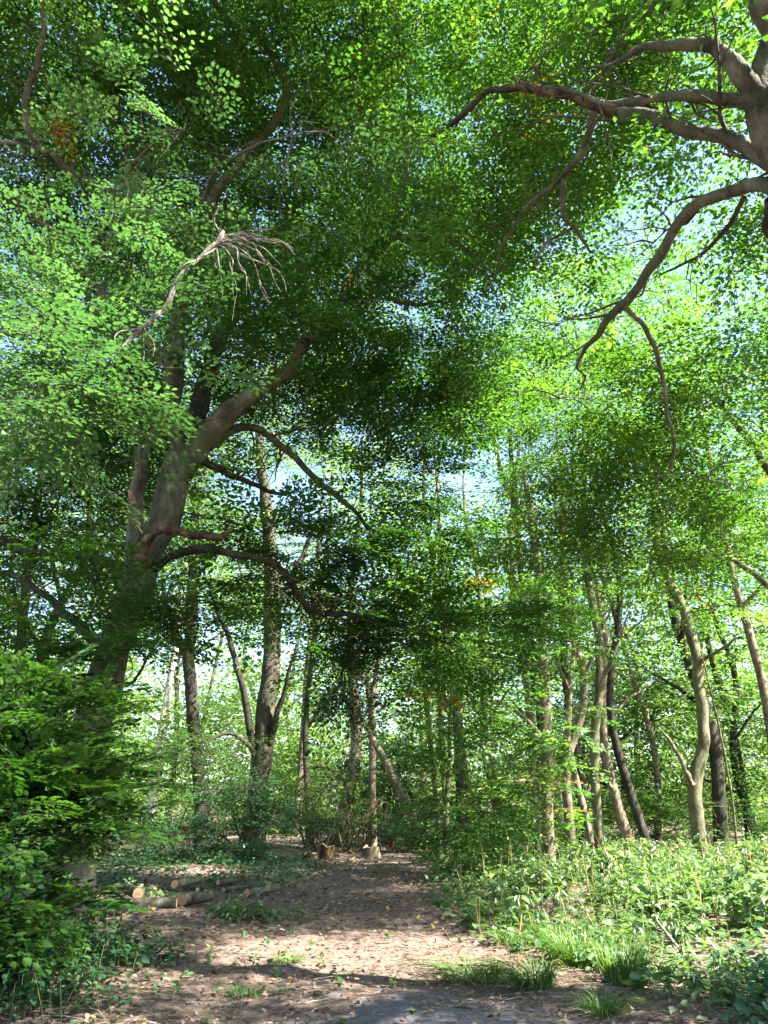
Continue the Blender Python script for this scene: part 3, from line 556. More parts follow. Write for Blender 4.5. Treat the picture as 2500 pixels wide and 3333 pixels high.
T2.limb(px_path([(2675, 740, 6.4, 67), (2555, 650, 6.5, 56), (2475, 605, 6.7, 46), (2365, 625, 7, 40), (2240, 700, 7.4, 37), (2150, 830, 8, 34), (2080, 930, 8.5, 30), (1990, 1040, 9, 26), (1925, 1110, 9.4, 17), (1890, 1150, 9.7, 12), (1880, 1200, 10, 9), (1905, 1230, 10.2, 8), (1870, 1290, 10.4, 4), (1820, 1300, 10.6, 2)]), sides=13)
T2.limb(px_path([(2030, 995, 8.7, 19), (2110, 1080, 9, 17), (2140, 1180, 9.3, 15), (2170, 1320, 9.7, 14), (2192, 1440, 10, 12), (2185, 1530, 10.2, 10), (2120, 1560, 10.4, 5)]), sub=True)
T2.limb(px_path([(2185, 1535, 10.2, 7), (2325, 1570, 10.3, 6), (2415, 1600, 10.4, 3)]), sub=True)
T2.limb(px_path([(2505, 650, 6.6, 27), (2495, 740, 6.9, 21), (2525, 800, 7.1, 11)]), mat='bark_dark', sub=True)
T2.limb(px_path([(2425, 640, 6.9, 16), (2315, 800, 7.5, 13), (2150, 900, 8.2, 6)]), mat='bark_dark', sub=True)
T2.limb([[5.9, 6.6, 4.5, .16], [7.5, 5, 6, .13], [9.5, 3.5, 7.5, .08], [11, 2.5, 8.5, .04]])
T2.limb([[5.6, 6.5, 5.5, .16], [5.5, 4.5, 7, .12], [4.5, 2.5, 8.5, .08], [3.2, 1, 9.3, .04]])
T2.side_twigs(2.2)
T2.crown([E(1750, 120, 8.9, 2.2, 1.8, 1.2, 900*Q), E(2150, 60, 7.9, 1.8, 1.6, 1.1, 650*Q), E(1550, 420, 10.3, 1.6, 1.5, 1.1, 500*Q), E(1900, 480, 9.5, 1.7, 1.4, .9, 520*Q), E(2250, 430, 8.7, 1.6, 1.4, .9, 450*Q),
          E(1750, 800, 10.5, 1.8, 1.5, .9, 600*Q), E(2100, 800, 9.7, 1.6, 1.4, .8, 460*Q), E(2380, 800, 8.9, 1.2, 1.2, .7, 300*Q), E(1900, 1000, 11.3, 1.7, 1.4, .7, 500*Q), E(1600, 1000, 11.5, 1.4, 1.2, .6, 330*Q), E(1500, 700, 11.3, 1.3, 1.2, .8, 330*Q),
          E(2300, 1050, 10.5, 1.6, 1.3, .7, 380*Q), E(1450, 60, 9.9, 1.6, 1.5, 1.0, 450*Q)],
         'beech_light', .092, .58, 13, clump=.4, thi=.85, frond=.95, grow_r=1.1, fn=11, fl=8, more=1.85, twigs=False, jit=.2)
T2.crown([E(2150, 1330, 11, 1.7, 1.2, .7, 480*Q), E(1900, 1300, 11.6, 1.4, 1.2, .6, 380*Q), E(2050, 1550, 11.8, 1.7, 1.2, .55, 460*Q), E(1950, 1720, 12.4, 1.5, 1.1, .45, 330*Q), E(2250, 1600, 11.6, 1.3, 1, .5, 280*Q), E(2350, 1350, 11, 1.2, 1, .6, 260*Q), E(2150, 1800, 12.2, 1.4, 1.1, .4, 300*Q)],
         'beech_light', .092, .58, 13, clump=.4, thi=.9, frond=.95, grow_r=1.1, twigs=False, fn=11, fl=8, more=1.25, jit=.2, lanes=False)
T2.crown([(8.5, 3.2, 8, 3.2, 3.0, 1.6, 800*Q), (6.5, 1.5, 8.5, 3, 2.5, 1.4, 600*Q), (10.5, 4, 9, 2.5, 3, 1.5, 500*Q), (4.2, 2.2, 9.2, 2.5, 2, 1.2, 450*Q), (10, 0, 9, 3, 3, 1.6, 500*Q), (6, 6, 11, 3, 3, 1.5, 600*Q)],
         'beech_light', .14, .8, 12, clump=.45, name='shade_crown', twigs=False, K=4, sides=3, vox=2)  # unseen side of the crown, placed to shade the foreground

# ------------------------------------------------------------------ middle distance: trunks one can tell apart
def gx_at(px, Y): return (px-CX)/F*(Y*_cp-CAMZ*_sp)
def px_tree(label, pts, seed, bark, crown=None, mat='far', limbs=(), name='woodland_tree', group=None, flare=.35, sides=12, leaf=.11, length=.75, nleaf=14, top=None, lim_bark=None, **kw):
    Y0 = pts[0][2]; base = np.array([gx_at(pts[0][0], Y0), Y0, 0.0])
    t = Tree(base, label, name, 'tree', group, seed, bark)
    p = px_path(pts); p[0] = [base[0], base[1], -.1, p[0][3]]
    if top: p = np.vstack([p, [p[-1][0]+top[0], p[-1][1]+top[1], top[2], .03]])
    t.limb(p, 'trunk', sides, .05, flare)
    for l in limbs: t.limb(px_path(l), 'branch', 8, .05, mat=lim_bark)
    if crown: t.crown(crown, mat, leaf, length, nleaf, **kw)
    return t
def Es(lst, k=1.0): return [E(*e[:6], int(e[6]*k*Q)) for e in lst]

# two dark trunks left of the path
px_tree('slim dark trunk forking high up, left of the thicker trunk beside the path', [(655, 2790, 26, 52), (652, 2600, 26, 44), (640, 2450, 26, 42), (622, 2250, 26, 41), (614, 2140, 26, 40), (624, 2000, 26, 38), (630, 1800, 26, 32), (640, 1600, 26, 24)], 31, 'bark_dark',
        Es([(560, 1750, 26, 3, 2.5, 2.0, 380), (700, 1500, 26, 3, 2.5, 2, 350), (480, 1480, 26.5, 3, 2.5, 2, 300), (800, 1250, 26, 3.2, 2.5, 2, 300), (560, 2000, 25.5, 1.6, 1.4, .5, 110)]), limbs=[[(612, 2150, 26, 28), (585, 2080, 25.8, 24), (550, 2000, 25.6, 18), (520, 1850, 25.4, 10)]])
t4 = px_tree('thick ridged trunk with flared base at the left edge of the path', [(812, 2812, 23.6, 92), (830, 2680, 23.6, 72), (842, 2550, 23.6, 68), (862, 2380, 23.6, 66), (878, 2200, 23.6, 62), (888, 2020, 23.6, 54), (880, 1830, 23.6, 46), (860, 1600, 23.6, 36), (840, 1400, 23.6, 22)], 32, 'bark',
        Es([(760, 1700, 24, 2.6, 2.2, 1.5, 300), (1000, 1560, 24.5, 2.4, 2.2, 1.2, 160), (900, 1350, 24, 3, 2.5, 1.8, 300), (720, 1950, 23.4, 1.6, 1.3, .7, 170), (960, 1960, 24, 1.6, 1.3, .7, 170)]), flare=.8, sides=16,
        limbs=[[(838, 2480, 23.5, 30), (815, 2380, 23.4, 25), (795, 2270, 23.3, 23), (760, 2120, 23.2, 19), (700, 1960, 23, 13), (660, 1850, 22.8, 8)], [(878, 2420, 23.4, 22), (905, 2320, 23.2, 20), (935, 2210, 23, 13), (960, 2100, 22.8, 6)],
               [(832, 2490, 23.5, 16), (812, 2430, 23.2, 14), (770, 2395, 22.9, 12), (720, 2390, 22.6, 10), (670, 2420, 22.4, 8), (625, 2480, 22.2, 5)], [(890, 2010, 23.6, 26), (950, 1880, 23.8, 20), (1020, 1720, 24, 12)]], lim_bark='bark_dark')
t4.crown(Es([(700, 2440, 22.4, 1.3, .8, .5, 130), (620, 2520, 22.2, .9, .7, .5, 80)]), 'beech', .085, .5, 12, name='low_foliage', thin=False)
# young maple with layered sprays right of the path
px_tree('slender grey trunk standing in front of the cluster, sunlit at its foot', [(1790, 2835, 20.5, 52), (1783, 2700, 20.5, 44), (1780, 2500, 20.5, 40), (1776, 2300, 20.6, 38), (1765, 2100, 20.7, 34), (1752, 1900, 20.8, 30), (1735, 1700, 20.9, 24), (1700, 1500, 21, 14)], 33, 'bark_pale',
        Es([(1600, 2130, 18.5, 1.7, 1.3, .5, 330), (1450, 2200, 18.5, 1.2, 1.1, .4, 200), (1700, 2260, 19, 1.5, 1.2, .45, 270), (1520, 2330, 18.6, 1.4, 1.1, .45, 240), (1650, 2430, 19, 1.5, 1.2, .42, 250), (1500, 2480, 19.2, 1.1, 1, .4, 170), (1780, 2380, 18.6, 1.0, .9, .35, 140), (1620, 2560, 18.6, 1.2, 1, .35, 190),
            (1760, 2520, 18.4, .8, .8, .3, 100), (1480, 2600, 19.4, .9, .9, .3, 120), (1560, 2680, 19, 1.0, .9, .35, 150), (1680, 2640, 19, .7, .7, .25, 80), (1470, 2720, 19.2, .6, .6, .3, 80), (1600, 1950, 19.5, 1.5, 1.3, .5, 200), (1780, 1960, 20, 1.4, 1.3, .6, 200), (1600, 1750, 20.5, 1.6, 1.4, .7, 200), (1420, 2650, 19.5, .45, .5, .5, 60)], .6),
        mat='beech_light', name='maple_tree', leaf=.11, length=.55, nleaf=11, shape=HEX, width=.85, fz=2.6, clump=.4, autumn=.012, tilt=.2, frond=.95, fn=7, fl=7, grow_r=1.05, more=1.35,
        limbs=[[(1778, 2420, 20.5, 18), (1700, 2330, 20, 14), (1600, 2280, 19.4, 11), (1480, 2300, 18.8, 6)], [(1778, 2560, 20.5, 14), (1700, 2540, 20, 11), (1600, 2560, 19.4, 8), (1500, 2640, 19, 4)], [(1770, 2200, 20.6, 16), (1680, 2120, 20, 12), (1550, 2090, 19.2, 8), (1430, 2140, 18.6, 4)]])
# cluster of slender sunlit stems
stems = [
 ('tall crooked olive-green stem, foremost of the slender cluster right of the path', [(1955, 2800, 22, 35), (1945, 2650, 22, 30), (1935, 2500, 22, 30), (1940, 2350, 22, 30), (1953, 2230, 22, 32), (1950, 2080, 22.1, 29), (1925, 1950, 22.2, 24), (1905, 1820, 22.3, 21), (1900, 1600, 22.4, 18), (1905, 1400, 22.5, 12)], 'bark_moss'),
 ('thin leaning stem crossing behind the olive-green stem in the slender cluster', [(1935, 2790, 22.6, 24), (1905, 2650, 22.6, 21), (1870, 2520, 22.7, 21), (1850, 2420, 22.8, 20), (1855, 2250, 22.9, 18), (1870, 2050, 23, 15), (1860, 1850, 23, 11)], 'bark_pale'),
 ('brown stem with bright fork in the middle of the slender cluster', [(1862, 2800, 24, 36), (1850, 2650, 24, 33), (1845, 2480, 24, 30), (1890, 2330, 24, 29), (1900, 2200, 24, 27), (1870, 2080, 24, 26), (1845, 1900, 24, 23), (1830, 1700, 24, 18), (1830, 1500, 24, 11)], 'bark_pale'),
 ('dark slim curved stem at the left edge of the slender cluster', [(1800, 2800, 25, 23), (1795, 2600, 25, 21), (1765, 2400, 25, 21), (1735, 2200, 25, 21), (1705, 2000, 25, 21), (1690, 1800, 25, 20), (1670, 1600, 25, 17), (1660, 1400, 25, 12)], 'bark_dark'),
 ('sunlit pink-brown stem left in the slender cluster', [(1835, 2790, 26, 27), (1815, 2600, 26, 26), (1785, 2400, 26, 27), (1770, 2200, 26, 30), (1762, 2000, 26, 29), (1755, 1800, 26, 24), (1700, 1680, 26, 20), (1640, 1560, 26, 17), (1600, 1400, 26, 11)], 'bark_pale'),
 ('pale thin stem leftmost behind the slender cluster', [(1760, 2790, 28, 20), (1735, 2500, 28, 20), (1715, 2250, 28, 21), (1680, 2050, 28, 23), (1670, 1900, 28, 21), (1665, 1700, 28, 17), (1690, 1450, 28, 11)], 'bark_pale'),
 ('grey-brown trunk behind the slender cluster', [(1900, 2790, 29, 33), (1885, 2500, 29, 30), (1840, 2200, 29, 27), (1830, 1900, 29, 23), (1840, 1600, 29, 15)], 'bark_dark'),
]
for i, (lab, pp, bk) in enumerate(stems):
    x1, y1, Y1, _ = pp[-1]; x2, y2 = pp[-2][:2]
    px_tree(lab, pp, 40+i, bk, Es([(x1, y1+30, Y1, 2.2, 1.8, 1.4, 230), (x2+40, y2+20, Y1, 1.8, 1.6, 1.1, 150), (x1+120, y1-160, Y1, 2.2, 1.8, 1.4, 170), (x2+60*(i-3), y2+200, Y1, 1.3, 1.2, .5, 60)]), sides=10, flare=.2,
            limbs=[[(pp[4][0], pp[4][1], pp[4][2], 14), (pp[4][0]+(50 if i % 2 == 0 else -45), pp[4][1]-110, pp[4][2]-.2, 10), (pp[4][0]+(95 if i % 2 == 0 else -60), pp[4][1]-240, pp[4][2]-.4, 4)]], leaf=.10, length=.65, mat='beech_light' if i % 2 else 'far', name='slender_tree')
# the right-hand trunk with the dead snag
px_tree('stout mossy trunk on the right with a dead broken side branch and yellowing leaves', [(2285, 2830, 21, 53), (2272, 2700, 21, 45), (2262, 2600, 21, 44), (2266, 2520, 21, 46), (2288, 2430, 21, 38), (2287, 2330, 21, 37), (2276, 2250, 21, 36), (2268, 2150, 21.1, 34), (2240, 2030, 21.2, 33), (2205, 1940, 21.3, 30), (2160, 1850, 21.5, 26), (2130, 1700, 21.7, 24), (2140, 1500, 22, 14)], 51, 'bark_moss',
        Es([(2150, 1750, 21, 2, 1.8, 1.1, 300), (2300, 1600, 21, 2, 1.8, 1.2, 260), (2050, 1550, 21.5, 2, 1.8, 1.2, 220), (2400, 1850, 20.5, 1.5, 1.4, .7, 180), (2200, 1350, 22, 2.4, 2, 1.4, 260), (2080, 1900, 20.5, 1.4, 1.2, .5, 130)]), mat='beech_light', leaf=.10, length=.65,
        limbs=[[(2262, 2170, 21, 16), (2330, 2120, 20.5, 12), (2420, 2070, 20, 6)]], sides=14).limb(px_path([(2252, 2555, 20.85, 22), (2232, 2505, 20.75, 14), (2205, 2450, 20.65, 13), (2178, 2405, 20.55, 10), (2162, 2385, 20.5, 8), (2153, 2374, 20.5, 3)]), 'broken_branch', 9, .35, mat='bark_pale', label='dead broken side branch')
yt = Tree((gx_at(2420, 23), 23.3, 0), 'small yellow-leaved tree beside the stout mossy trunk', 'young_tree', 'tree', None, 52, 'bark_pale')
yt.limb(np.array([[*yt.base, .035], [yt.base[0]-.1, 22.9, 2, .03], [pt(2330, 2300, 21.5)[0], 21.6, 4, .03], [*pt(2280, 2120, 19.8), .015]]), 'trunk', 7)
yt.crown(Es([(2270, 2230, 19.8, .75, .7, .55, 240), (2320, 2150, 19.8, .7, .6, .4, 130), (2200, 2180, 19.9, .5, .5, .25, 60), (2100, 2200, 20, .35, .4, .22, 40)]), 'beech_light', .075, .4, 12, autumn=.3, thi=.93, tlo=.6, clump=.3, thin=False)
rt = Tree((9.6, 15.5, 0), 'beech off the right edge with bright sunlit lower sprays', 'beech_tree', 'tree', None, 53, 'bark')
rt.limb(np.array([[9.6, 15.5, -.1, .3], [9.4, 15.4, 3, .26], [9.3, 15.3, 6, .22], [9.6, 15.4, 10, .14], [9.8, 15.5, 14, .05]]), 'trunk', 12, flare=.4)
rt.limb(np.array([[9.4, 15.4, 4, .12], [8.2, 15, 5.2, .09], [7, 14.6, 6, .05], [6.2, 14.2, 6.1, .02]]))
rt.limb(np.array([[9.3, 15.3, 6.5, .12], [8.2, 15.2, 8.5, .08], [7.2, 15, 10, .04]]))
rt.crown([(10.5, 10.5, 10.2, 2.6, 3.2, 1.5, 900*Q), (8.2, 9.7, 10.5, 1.8, 2.0, 1.2, 420*Q), (8.2, 13.5, 10.5, 2.0, 2.2, 1.3, 480*Q), (8.3, 17.5, 11, 2.2, 2.4, 1.3, 420*Q)], 'beech_light', .14, .8, 12, clump=.4, name='shade_crown', twigs=False, K=4, sides=3, vox=2)  # extra crown mostly out of view, added to shade the path
rt.crown(Es([(2440, 1990, 14.2, 1.0, .9, .3, 220), (2330, 2010, 14.6, .6, .6, .18, 90), (2480, 2130, 14.3, .8, .8, .3, 170), (2430, 2250, 14.4, .7, .6, .25, 110), (2480, 1650, 14.5, 1.3, 1.2, .6, 200), (2500, 1350, 15, 1.8, 1.4, .9, 260)]), 'beech_light', .085, .5, 12, HEX, clump=.3, fz=3, thi=.9, frond=.8, fn=11, jit=.15)

# leaning snapped tree and other stems in the centre
sn = Tree((gx_at(1365, 28), 28, 0), 'pale snapped trunk leaning left across the dark holly, in the centre', 'leaning_tree', 'tree', None, 54, 'bark_pale')
sn.limb(px_path([(1368, 2740, 28, 36), (1330, 2640, 28, 34), (1290, 2550, 28, 33), (1255, 2480, 28, 28), (1225, 2430, 28, 20), (1195, 2370, 28, 12), (1160, 2310, 28, 5)]), 'trunk', 10, .05)
sn.crown(Es([(1240, 2470, 27.8, .5, .4, .25, 40), (1215, 2420, 27.8, .4, .4, .3, 30)]), 'blue', .11, .5, 12, thin=False, clump=0)
px_tree('broken upright stem ending above the leaning snapped trunk', [(1215, 2750, 29, 28), (1212, 2560, 29, 24), (1213, 2450, 29, 24), (1210, 2350, 29, 24), (1218, 2240, 29, 20), (1240, 2100, 29, 12)], 55, 'bark_pale', Es([(1250, 2080, 29.5, 1.6, 1.4, .8, 80)]), sides=8)
for i, (lab, pp) in enumerate([('thin brown sapling left of the maple sprays', [(1435, 2760, 22, 18), (1420, 2600, 22, 17), (1405, 2450, 22, 17), (1385, 2250, 22, 16), (1370, 2050, 22, 12)]), ('straight thin sapling, middle one left of the maple sprays', [(1450, 2760, 22.6, 18), (1448, 2600, 22.6, 16), (1440, 2450, 22.6, 16), (1432, 2300, 22.6, 14), (1420, 2100, 22.6, 10)]), ('curved thin sapling closest to the maple sprays', [(1452, 2765, 22.3, 18), (1455, 2620, 22.3, 16), (1462, 2480, 22.3, 15), (1468, 2300, 22.3, 13), (1475, 2100, 22.3, 9)])]):
    px_tree(lab, pp, 56+i, 'bark_moss', Es([(pp[-1][0], pp[-1][1]+40, 22, 1.1, 1, .6, 90), (pp[-1][0]-30, pp[-1][1]-150, 22, 1.1, 1, .6, 70)]), sides=8, name='sapling', leaf=.09, length=.55, flare=.1)

# ------------------------------------------------------------------ background trees
def bg_tree(px, Y, H, r, seed, label, bark='bark_dark', group=None, n=420, lean=0, low=.25, mat='far', leaf=.15, spread=.24, split=False, X=None, tlo=0, nl=13, limbs=4, lanes=True):
    rng = np.random.default_rng(seed+500)
    x = gx_at(px, Y) if X is None else X; base = np.array([x, Y, 0.])
    t = Tree(base, label, 'woodland_tree', 'tree', group, seed, bark)
    w = rng.normal(0, .25, (6, 2)); w[0] = 0
    hs = np.array([-.1, .2, .4, .6, .8, 1.0])*H; hs[0] = -.1
    pts = np.array([[x+lean*h/H*H*.12+w[i, 0], Y+w[i, 1], h, r*(1-.85*max(h, 0)/H)] for i, h in enumerate(hs)])
    q = t.limb(pts, 'trunk', 9, .05, .3)
    ells = []
    for k in range(5):
        h = H*(low+(1-low)*(k+.3)/5); j = int(np.argmin(np.abs(q[:, 2]-h*.8))); a = q[j]
        ang = k*2.4+seed; rad = H*spread*(1.05-.55*abs((k-1.5)/4))*rng.uniform(.7, 1.1)
        e = np.array([a[0]+rad*.8*math.cos(ang), a[1]+rad*.8*math.sin(ang)*.8, h+.5])
        if k < limbs: t.limb(np.array([[*a[:3], a[3]*.5], [*(a[:3]*.5+e*.5+[0, 0, .1]), a[3]*.35], [*e, .02]]), 'branch', 6, .05)
        ells.append((*e, rad*.95, rad*.85, H*.085, n/5*Q)); ells.append((a[0]-rad*.5*math.cos(ang), a[1]-rad*.4*math.sin(ang), h+rng.uniform(-.5, 1.2), rad*.8, rad*.8, H*.08, n/6*Q))
    t.crown(ells, mat, leaf, leaf*5.2, nl, clump=.5, vox=2.6, r0=.02, twig_r=.008, twigs=False, sides=3, K=4, lanes=lanes, thi=.93, tlo=tlo)
    return t
bgl = [
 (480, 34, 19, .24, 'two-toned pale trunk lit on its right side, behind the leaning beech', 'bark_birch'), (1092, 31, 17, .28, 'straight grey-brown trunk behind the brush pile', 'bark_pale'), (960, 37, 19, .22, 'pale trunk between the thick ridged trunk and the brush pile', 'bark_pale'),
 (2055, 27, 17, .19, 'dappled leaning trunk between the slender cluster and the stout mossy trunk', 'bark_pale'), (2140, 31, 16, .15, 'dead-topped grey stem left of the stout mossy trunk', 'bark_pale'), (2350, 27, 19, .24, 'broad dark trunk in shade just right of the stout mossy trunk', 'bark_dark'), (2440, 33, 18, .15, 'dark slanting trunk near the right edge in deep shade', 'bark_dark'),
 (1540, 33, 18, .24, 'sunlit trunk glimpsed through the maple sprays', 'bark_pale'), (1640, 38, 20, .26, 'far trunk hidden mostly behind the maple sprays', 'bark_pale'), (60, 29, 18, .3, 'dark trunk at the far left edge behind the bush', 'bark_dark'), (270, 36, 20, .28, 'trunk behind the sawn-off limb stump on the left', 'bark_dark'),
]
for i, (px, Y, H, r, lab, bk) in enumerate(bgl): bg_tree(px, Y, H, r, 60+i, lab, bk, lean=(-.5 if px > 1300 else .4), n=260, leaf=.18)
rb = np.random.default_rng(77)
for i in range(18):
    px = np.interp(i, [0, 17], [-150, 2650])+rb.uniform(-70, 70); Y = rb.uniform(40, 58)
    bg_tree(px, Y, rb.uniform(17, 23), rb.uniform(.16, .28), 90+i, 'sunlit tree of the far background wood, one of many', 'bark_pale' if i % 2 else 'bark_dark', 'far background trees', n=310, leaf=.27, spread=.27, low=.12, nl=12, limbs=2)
# trees added at the right and beyond the edge to shade the background there
bg_tree(0, 31, 20, .25, 121, 'dense tree beyond the right edge, added to shade the background', 'bark_dark', X=20, n=520, leaf=.26, low=.12, lanes=False)
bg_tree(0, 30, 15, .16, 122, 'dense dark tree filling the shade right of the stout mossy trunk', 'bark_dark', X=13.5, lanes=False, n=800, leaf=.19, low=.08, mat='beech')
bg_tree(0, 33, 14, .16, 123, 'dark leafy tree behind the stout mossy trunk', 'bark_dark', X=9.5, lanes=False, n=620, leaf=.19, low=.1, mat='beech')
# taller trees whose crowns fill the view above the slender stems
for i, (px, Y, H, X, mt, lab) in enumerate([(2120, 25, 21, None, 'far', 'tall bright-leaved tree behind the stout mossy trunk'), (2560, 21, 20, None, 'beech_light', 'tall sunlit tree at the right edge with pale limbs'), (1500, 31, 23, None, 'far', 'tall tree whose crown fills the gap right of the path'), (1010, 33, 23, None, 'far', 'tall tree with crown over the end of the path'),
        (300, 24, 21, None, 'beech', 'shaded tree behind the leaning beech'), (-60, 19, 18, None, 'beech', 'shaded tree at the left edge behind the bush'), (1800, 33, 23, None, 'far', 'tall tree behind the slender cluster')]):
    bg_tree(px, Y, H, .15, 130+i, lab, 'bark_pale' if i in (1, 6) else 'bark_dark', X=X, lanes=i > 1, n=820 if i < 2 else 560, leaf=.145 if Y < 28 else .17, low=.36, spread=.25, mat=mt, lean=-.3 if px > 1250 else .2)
# a mass of far woodland closes the view
g = Geo(); n = int(6000*Q); rw = np.random.default_rng(8)
B = np.stack([rw.uniform(-60, 60, n), rw.uniform(60, 84, n), 20*rw.random(n)**1.8], 1)
v = np.array([mnoise.noise(Vector((b[0]*.12, b[1]*.1, b[2]*.16))) for b in B]); B = B[(v > -.3) | (B[:, 2] < 5)]; B = B[keep_mask(B, rw, False, True)]
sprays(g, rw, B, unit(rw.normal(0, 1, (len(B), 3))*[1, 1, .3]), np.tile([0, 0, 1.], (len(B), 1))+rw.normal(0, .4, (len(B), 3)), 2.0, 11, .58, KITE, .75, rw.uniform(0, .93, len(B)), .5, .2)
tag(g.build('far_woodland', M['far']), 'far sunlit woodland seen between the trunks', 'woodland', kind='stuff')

g = Geo(); n = 5200; B = np.stack([rw.uniform(-34, 34, n), rw.uniform(36, 58, n), 10*rw.random(n)**1.6], 1); B = B[np.abs(B[:, 0]) < B[:, 1]*.6]
v = np.array([mnoise.noise(Vector((b[0]*.22, b[1]*.2, b[2]*.3))) for b in B]); B = B[v > -.12]; B = B[keep_mask(B, rw, True, False)]
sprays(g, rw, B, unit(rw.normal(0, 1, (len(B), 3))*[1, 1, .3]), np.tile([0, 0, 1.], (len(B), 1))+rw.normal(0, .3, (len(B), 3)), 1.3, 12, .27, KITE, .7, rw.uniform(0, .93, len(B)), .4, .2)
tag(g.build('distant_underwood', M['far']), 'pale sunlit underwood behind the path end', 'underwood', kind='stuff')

# ------------------------------------------------------------------ shrubs
def shrub(label, base, ells, mat, seed, leaf, name='shrub', stems=4, length=.4, nleaf=11, bark='bark_dark', shape=KITE, **kw):
    t = Tree(base, label, name, 'shrub', None, seed, bark); rng = np.random.default_rng(seed)
    for k in range(stems):
        e = ells[k % len(ells)]; a = np.array([base[0]+rng.normal(0, .1), base[1]+rng.normal(0, .1), -.03]); b = np.array(e[:3])
        m = a*.5+b*.5+[rng.normal(0, .15), 0, .2]
        t.limb(np.array([[*a, .03], [*m, .022], [*b, .01]]), 'stem', 6, .06)
    t.crown(ells, mat, leaf, length, nleaf, shape, 'foliage', twig_r=.004, lanes=False, vox=.8, thin=False, **kw); return t
lb = shrub('big green leafy bush filling the lower left corner', (-3.35, 8.4, 0),
      Es([(20, 2990, 7.3, .5, .4, .16, 90), (150, 2960, 7.9, .32, .4, .14, 70), (30, 2680, 8.2, .7, .6, .5, 160), (170, 2560, 8.8, .6, .6, .4, 120), (-52, 2330, 8.6, 0.77, .8, .30, 210), (121, 2290, 9.2, 0.77, .8, .24, 180), (35, 2440, 8.8, 0.85, .8, .24, 200), (-52, 2560, 8.2, 0.68, .7, .3, 170), (143, 2560, 8.6, 0.68, .7, .22, 170), (42, 2660, 8, 0.77, .7, .28, 210), (143, 2640, 8.9, 0.51, .6, .14, 100), (222, 2610, 9.1, 0.34, .5, .08, 50), (-52, 2780, 7.6, 0.59, .7, .26, 170), (49, 2780, 8.2, 0.30, .5, .18, 80), (-66, 2880, 7.4, 0.38, .5, .18, 90), (13, 2870, 7.7, 0.21, .4, .14, 40), (193, 2700, 9, 0.17, .3, .06, 18), (207, 2480, 9.6, 0.68, .7, .2, 120), (-167, 2500, 8.5, 0.85, 1, .8, 300)]),
      'beech', 5, .088, 'beech_bush', 0, .42, 13, shape=HEX, clump=.25, fz=3, tilt=.2, width=.68, tlo=.15, thi=.8, autumn=0, droop=.22, frond=.55, fn=9, fl=8, more=1.9, jit=.18)
lb.limb(px_path([(150, 3075, 8.3, 58), (160, 2990, 8.3, 48), (185, 2880, 8.4, 40), (215, 2760, 8.6, 34), (240, 2620, 8.9, 28), (220, 2450, 9.1, 20), (190, 2300, 9.3, 12)]), 'trunk', 10, .07, .3, mat='bark')
lb.limb(px_path([(170, 2940, 8.3, 30), (200, 2800, 8.1, 24), (160, 2640, 8.1, 18), (100, 2450, 8.3, 10)]), 'branch', 8, mat='bark_dark')
shrub('dark blue-green shrub round the foot of the thick ridged trunk', (gx_at(800, 22), 22, 0), Es([(800, 2570, 21.6, .7, .6, .35, 150), (720, 2600, 21.5, .7, .6, .3, 150), (850, 2650, 21.6, .6, .6, .4, 130), (700, 2700, 21.5, .8, .6, .4, 170), (930, 2640, 22, .6, .5, .25, 80), (800, 2760, 21.6, .9, .5, .2, 120)]), 'blue', 6, .085, stems=4, clump=.3)
shrub('low dark shrub between the bush and the slim dark trunk', (gx_at(570, 22), 22, 0), Es([(560, 2700, 22, 1.1, .8, .4, 200), (480, 2740, 21, .9, .7, .3, 150), (640, 2770, 21.2, .8, .5, .2, 100)]), 'blue', 7, .09, stems=3, clump=.4)
shrub('near-black holly behind the leaning snapped trunk', (gx_at(1260, 31), 31, 0), Es([(1260, 2520, 31, 1.3, 1.1, .8, 300), (1220, 2620, 31, 1.6, 1.1, .9, 380), (1330, 2650, 31, 1.3, 1.1, .8, 280), (1290, 2430, 31.2, .8, .8, .5, 120)]), 'blue', 8, .13, 'holly_bush', 4, .4, 12, clump=.1, thi=.3)
shrub('tall grey-green shrub at the back left of the path end', (gx_at(1000, 29), 29, 0), Es([(1000, 2560, 29, 1.3, 1, .7, 250), (930, 2660, 28.5, 1.2, 1, .6, 230), (1080, 2640, 28.8, 1.1, .8, .5, 200)]), 'far', 9, .11, stems=3)
shrub('bushy green shrub right of the path end', (gx_at(1530, 23.5), 23.5, 0), Es([(1540, 2700, 23.4, 1.1, .8, .5, 270), (1650, 2720, 23, .9, .7, .45, 200), (1460, 2740, 23, .7, .6, .3, 120)]), 'beech', 10, .09, stems=4)
shrub('bright yellow-green shrub behind the slender grey trunk', (gx_at(1850, 24.5), 24.5, 0), Es([(1830, 2680, 24.5, .8, .7, .5, 200), (1780, 2740, 24.4, .6, .6, .35, 120), (1870, 2750, 24.3, .5, .5, .3, 70)]), 'beech_light', 12, .09, stems=3, tlo=.5)
shrub('shadowed thicket left of the dappled leaning trunk', (gx_at(2000, 29), 29, 0), Es([(2000, 2640, 29, 1.5, 1, .6, 260), (2150, 2660, 28, 1.4, 1, .6, 240), (2420, 2680, 26, 1.5, 1, .5, 260), (2300, 2600, 30, 1.5, 1, .8, 260)]), 'beech', 13, .10, stems=4)
shrub('thicket far left behind the bush', (gx_at(250, 20), 20, 0), Es([(250, 2650, 20, 1.5, 1, .6, 260), (100, 2600, 19, 1.5, 1, .7, 260), (420, 2600, 21, 1.1, .9, .6, 200), (330, 2420, 22, 1.3, 1, .6, 200)]), 'beech_light', 14, .09, stems=4)
rq = np.random.default_rng(15)
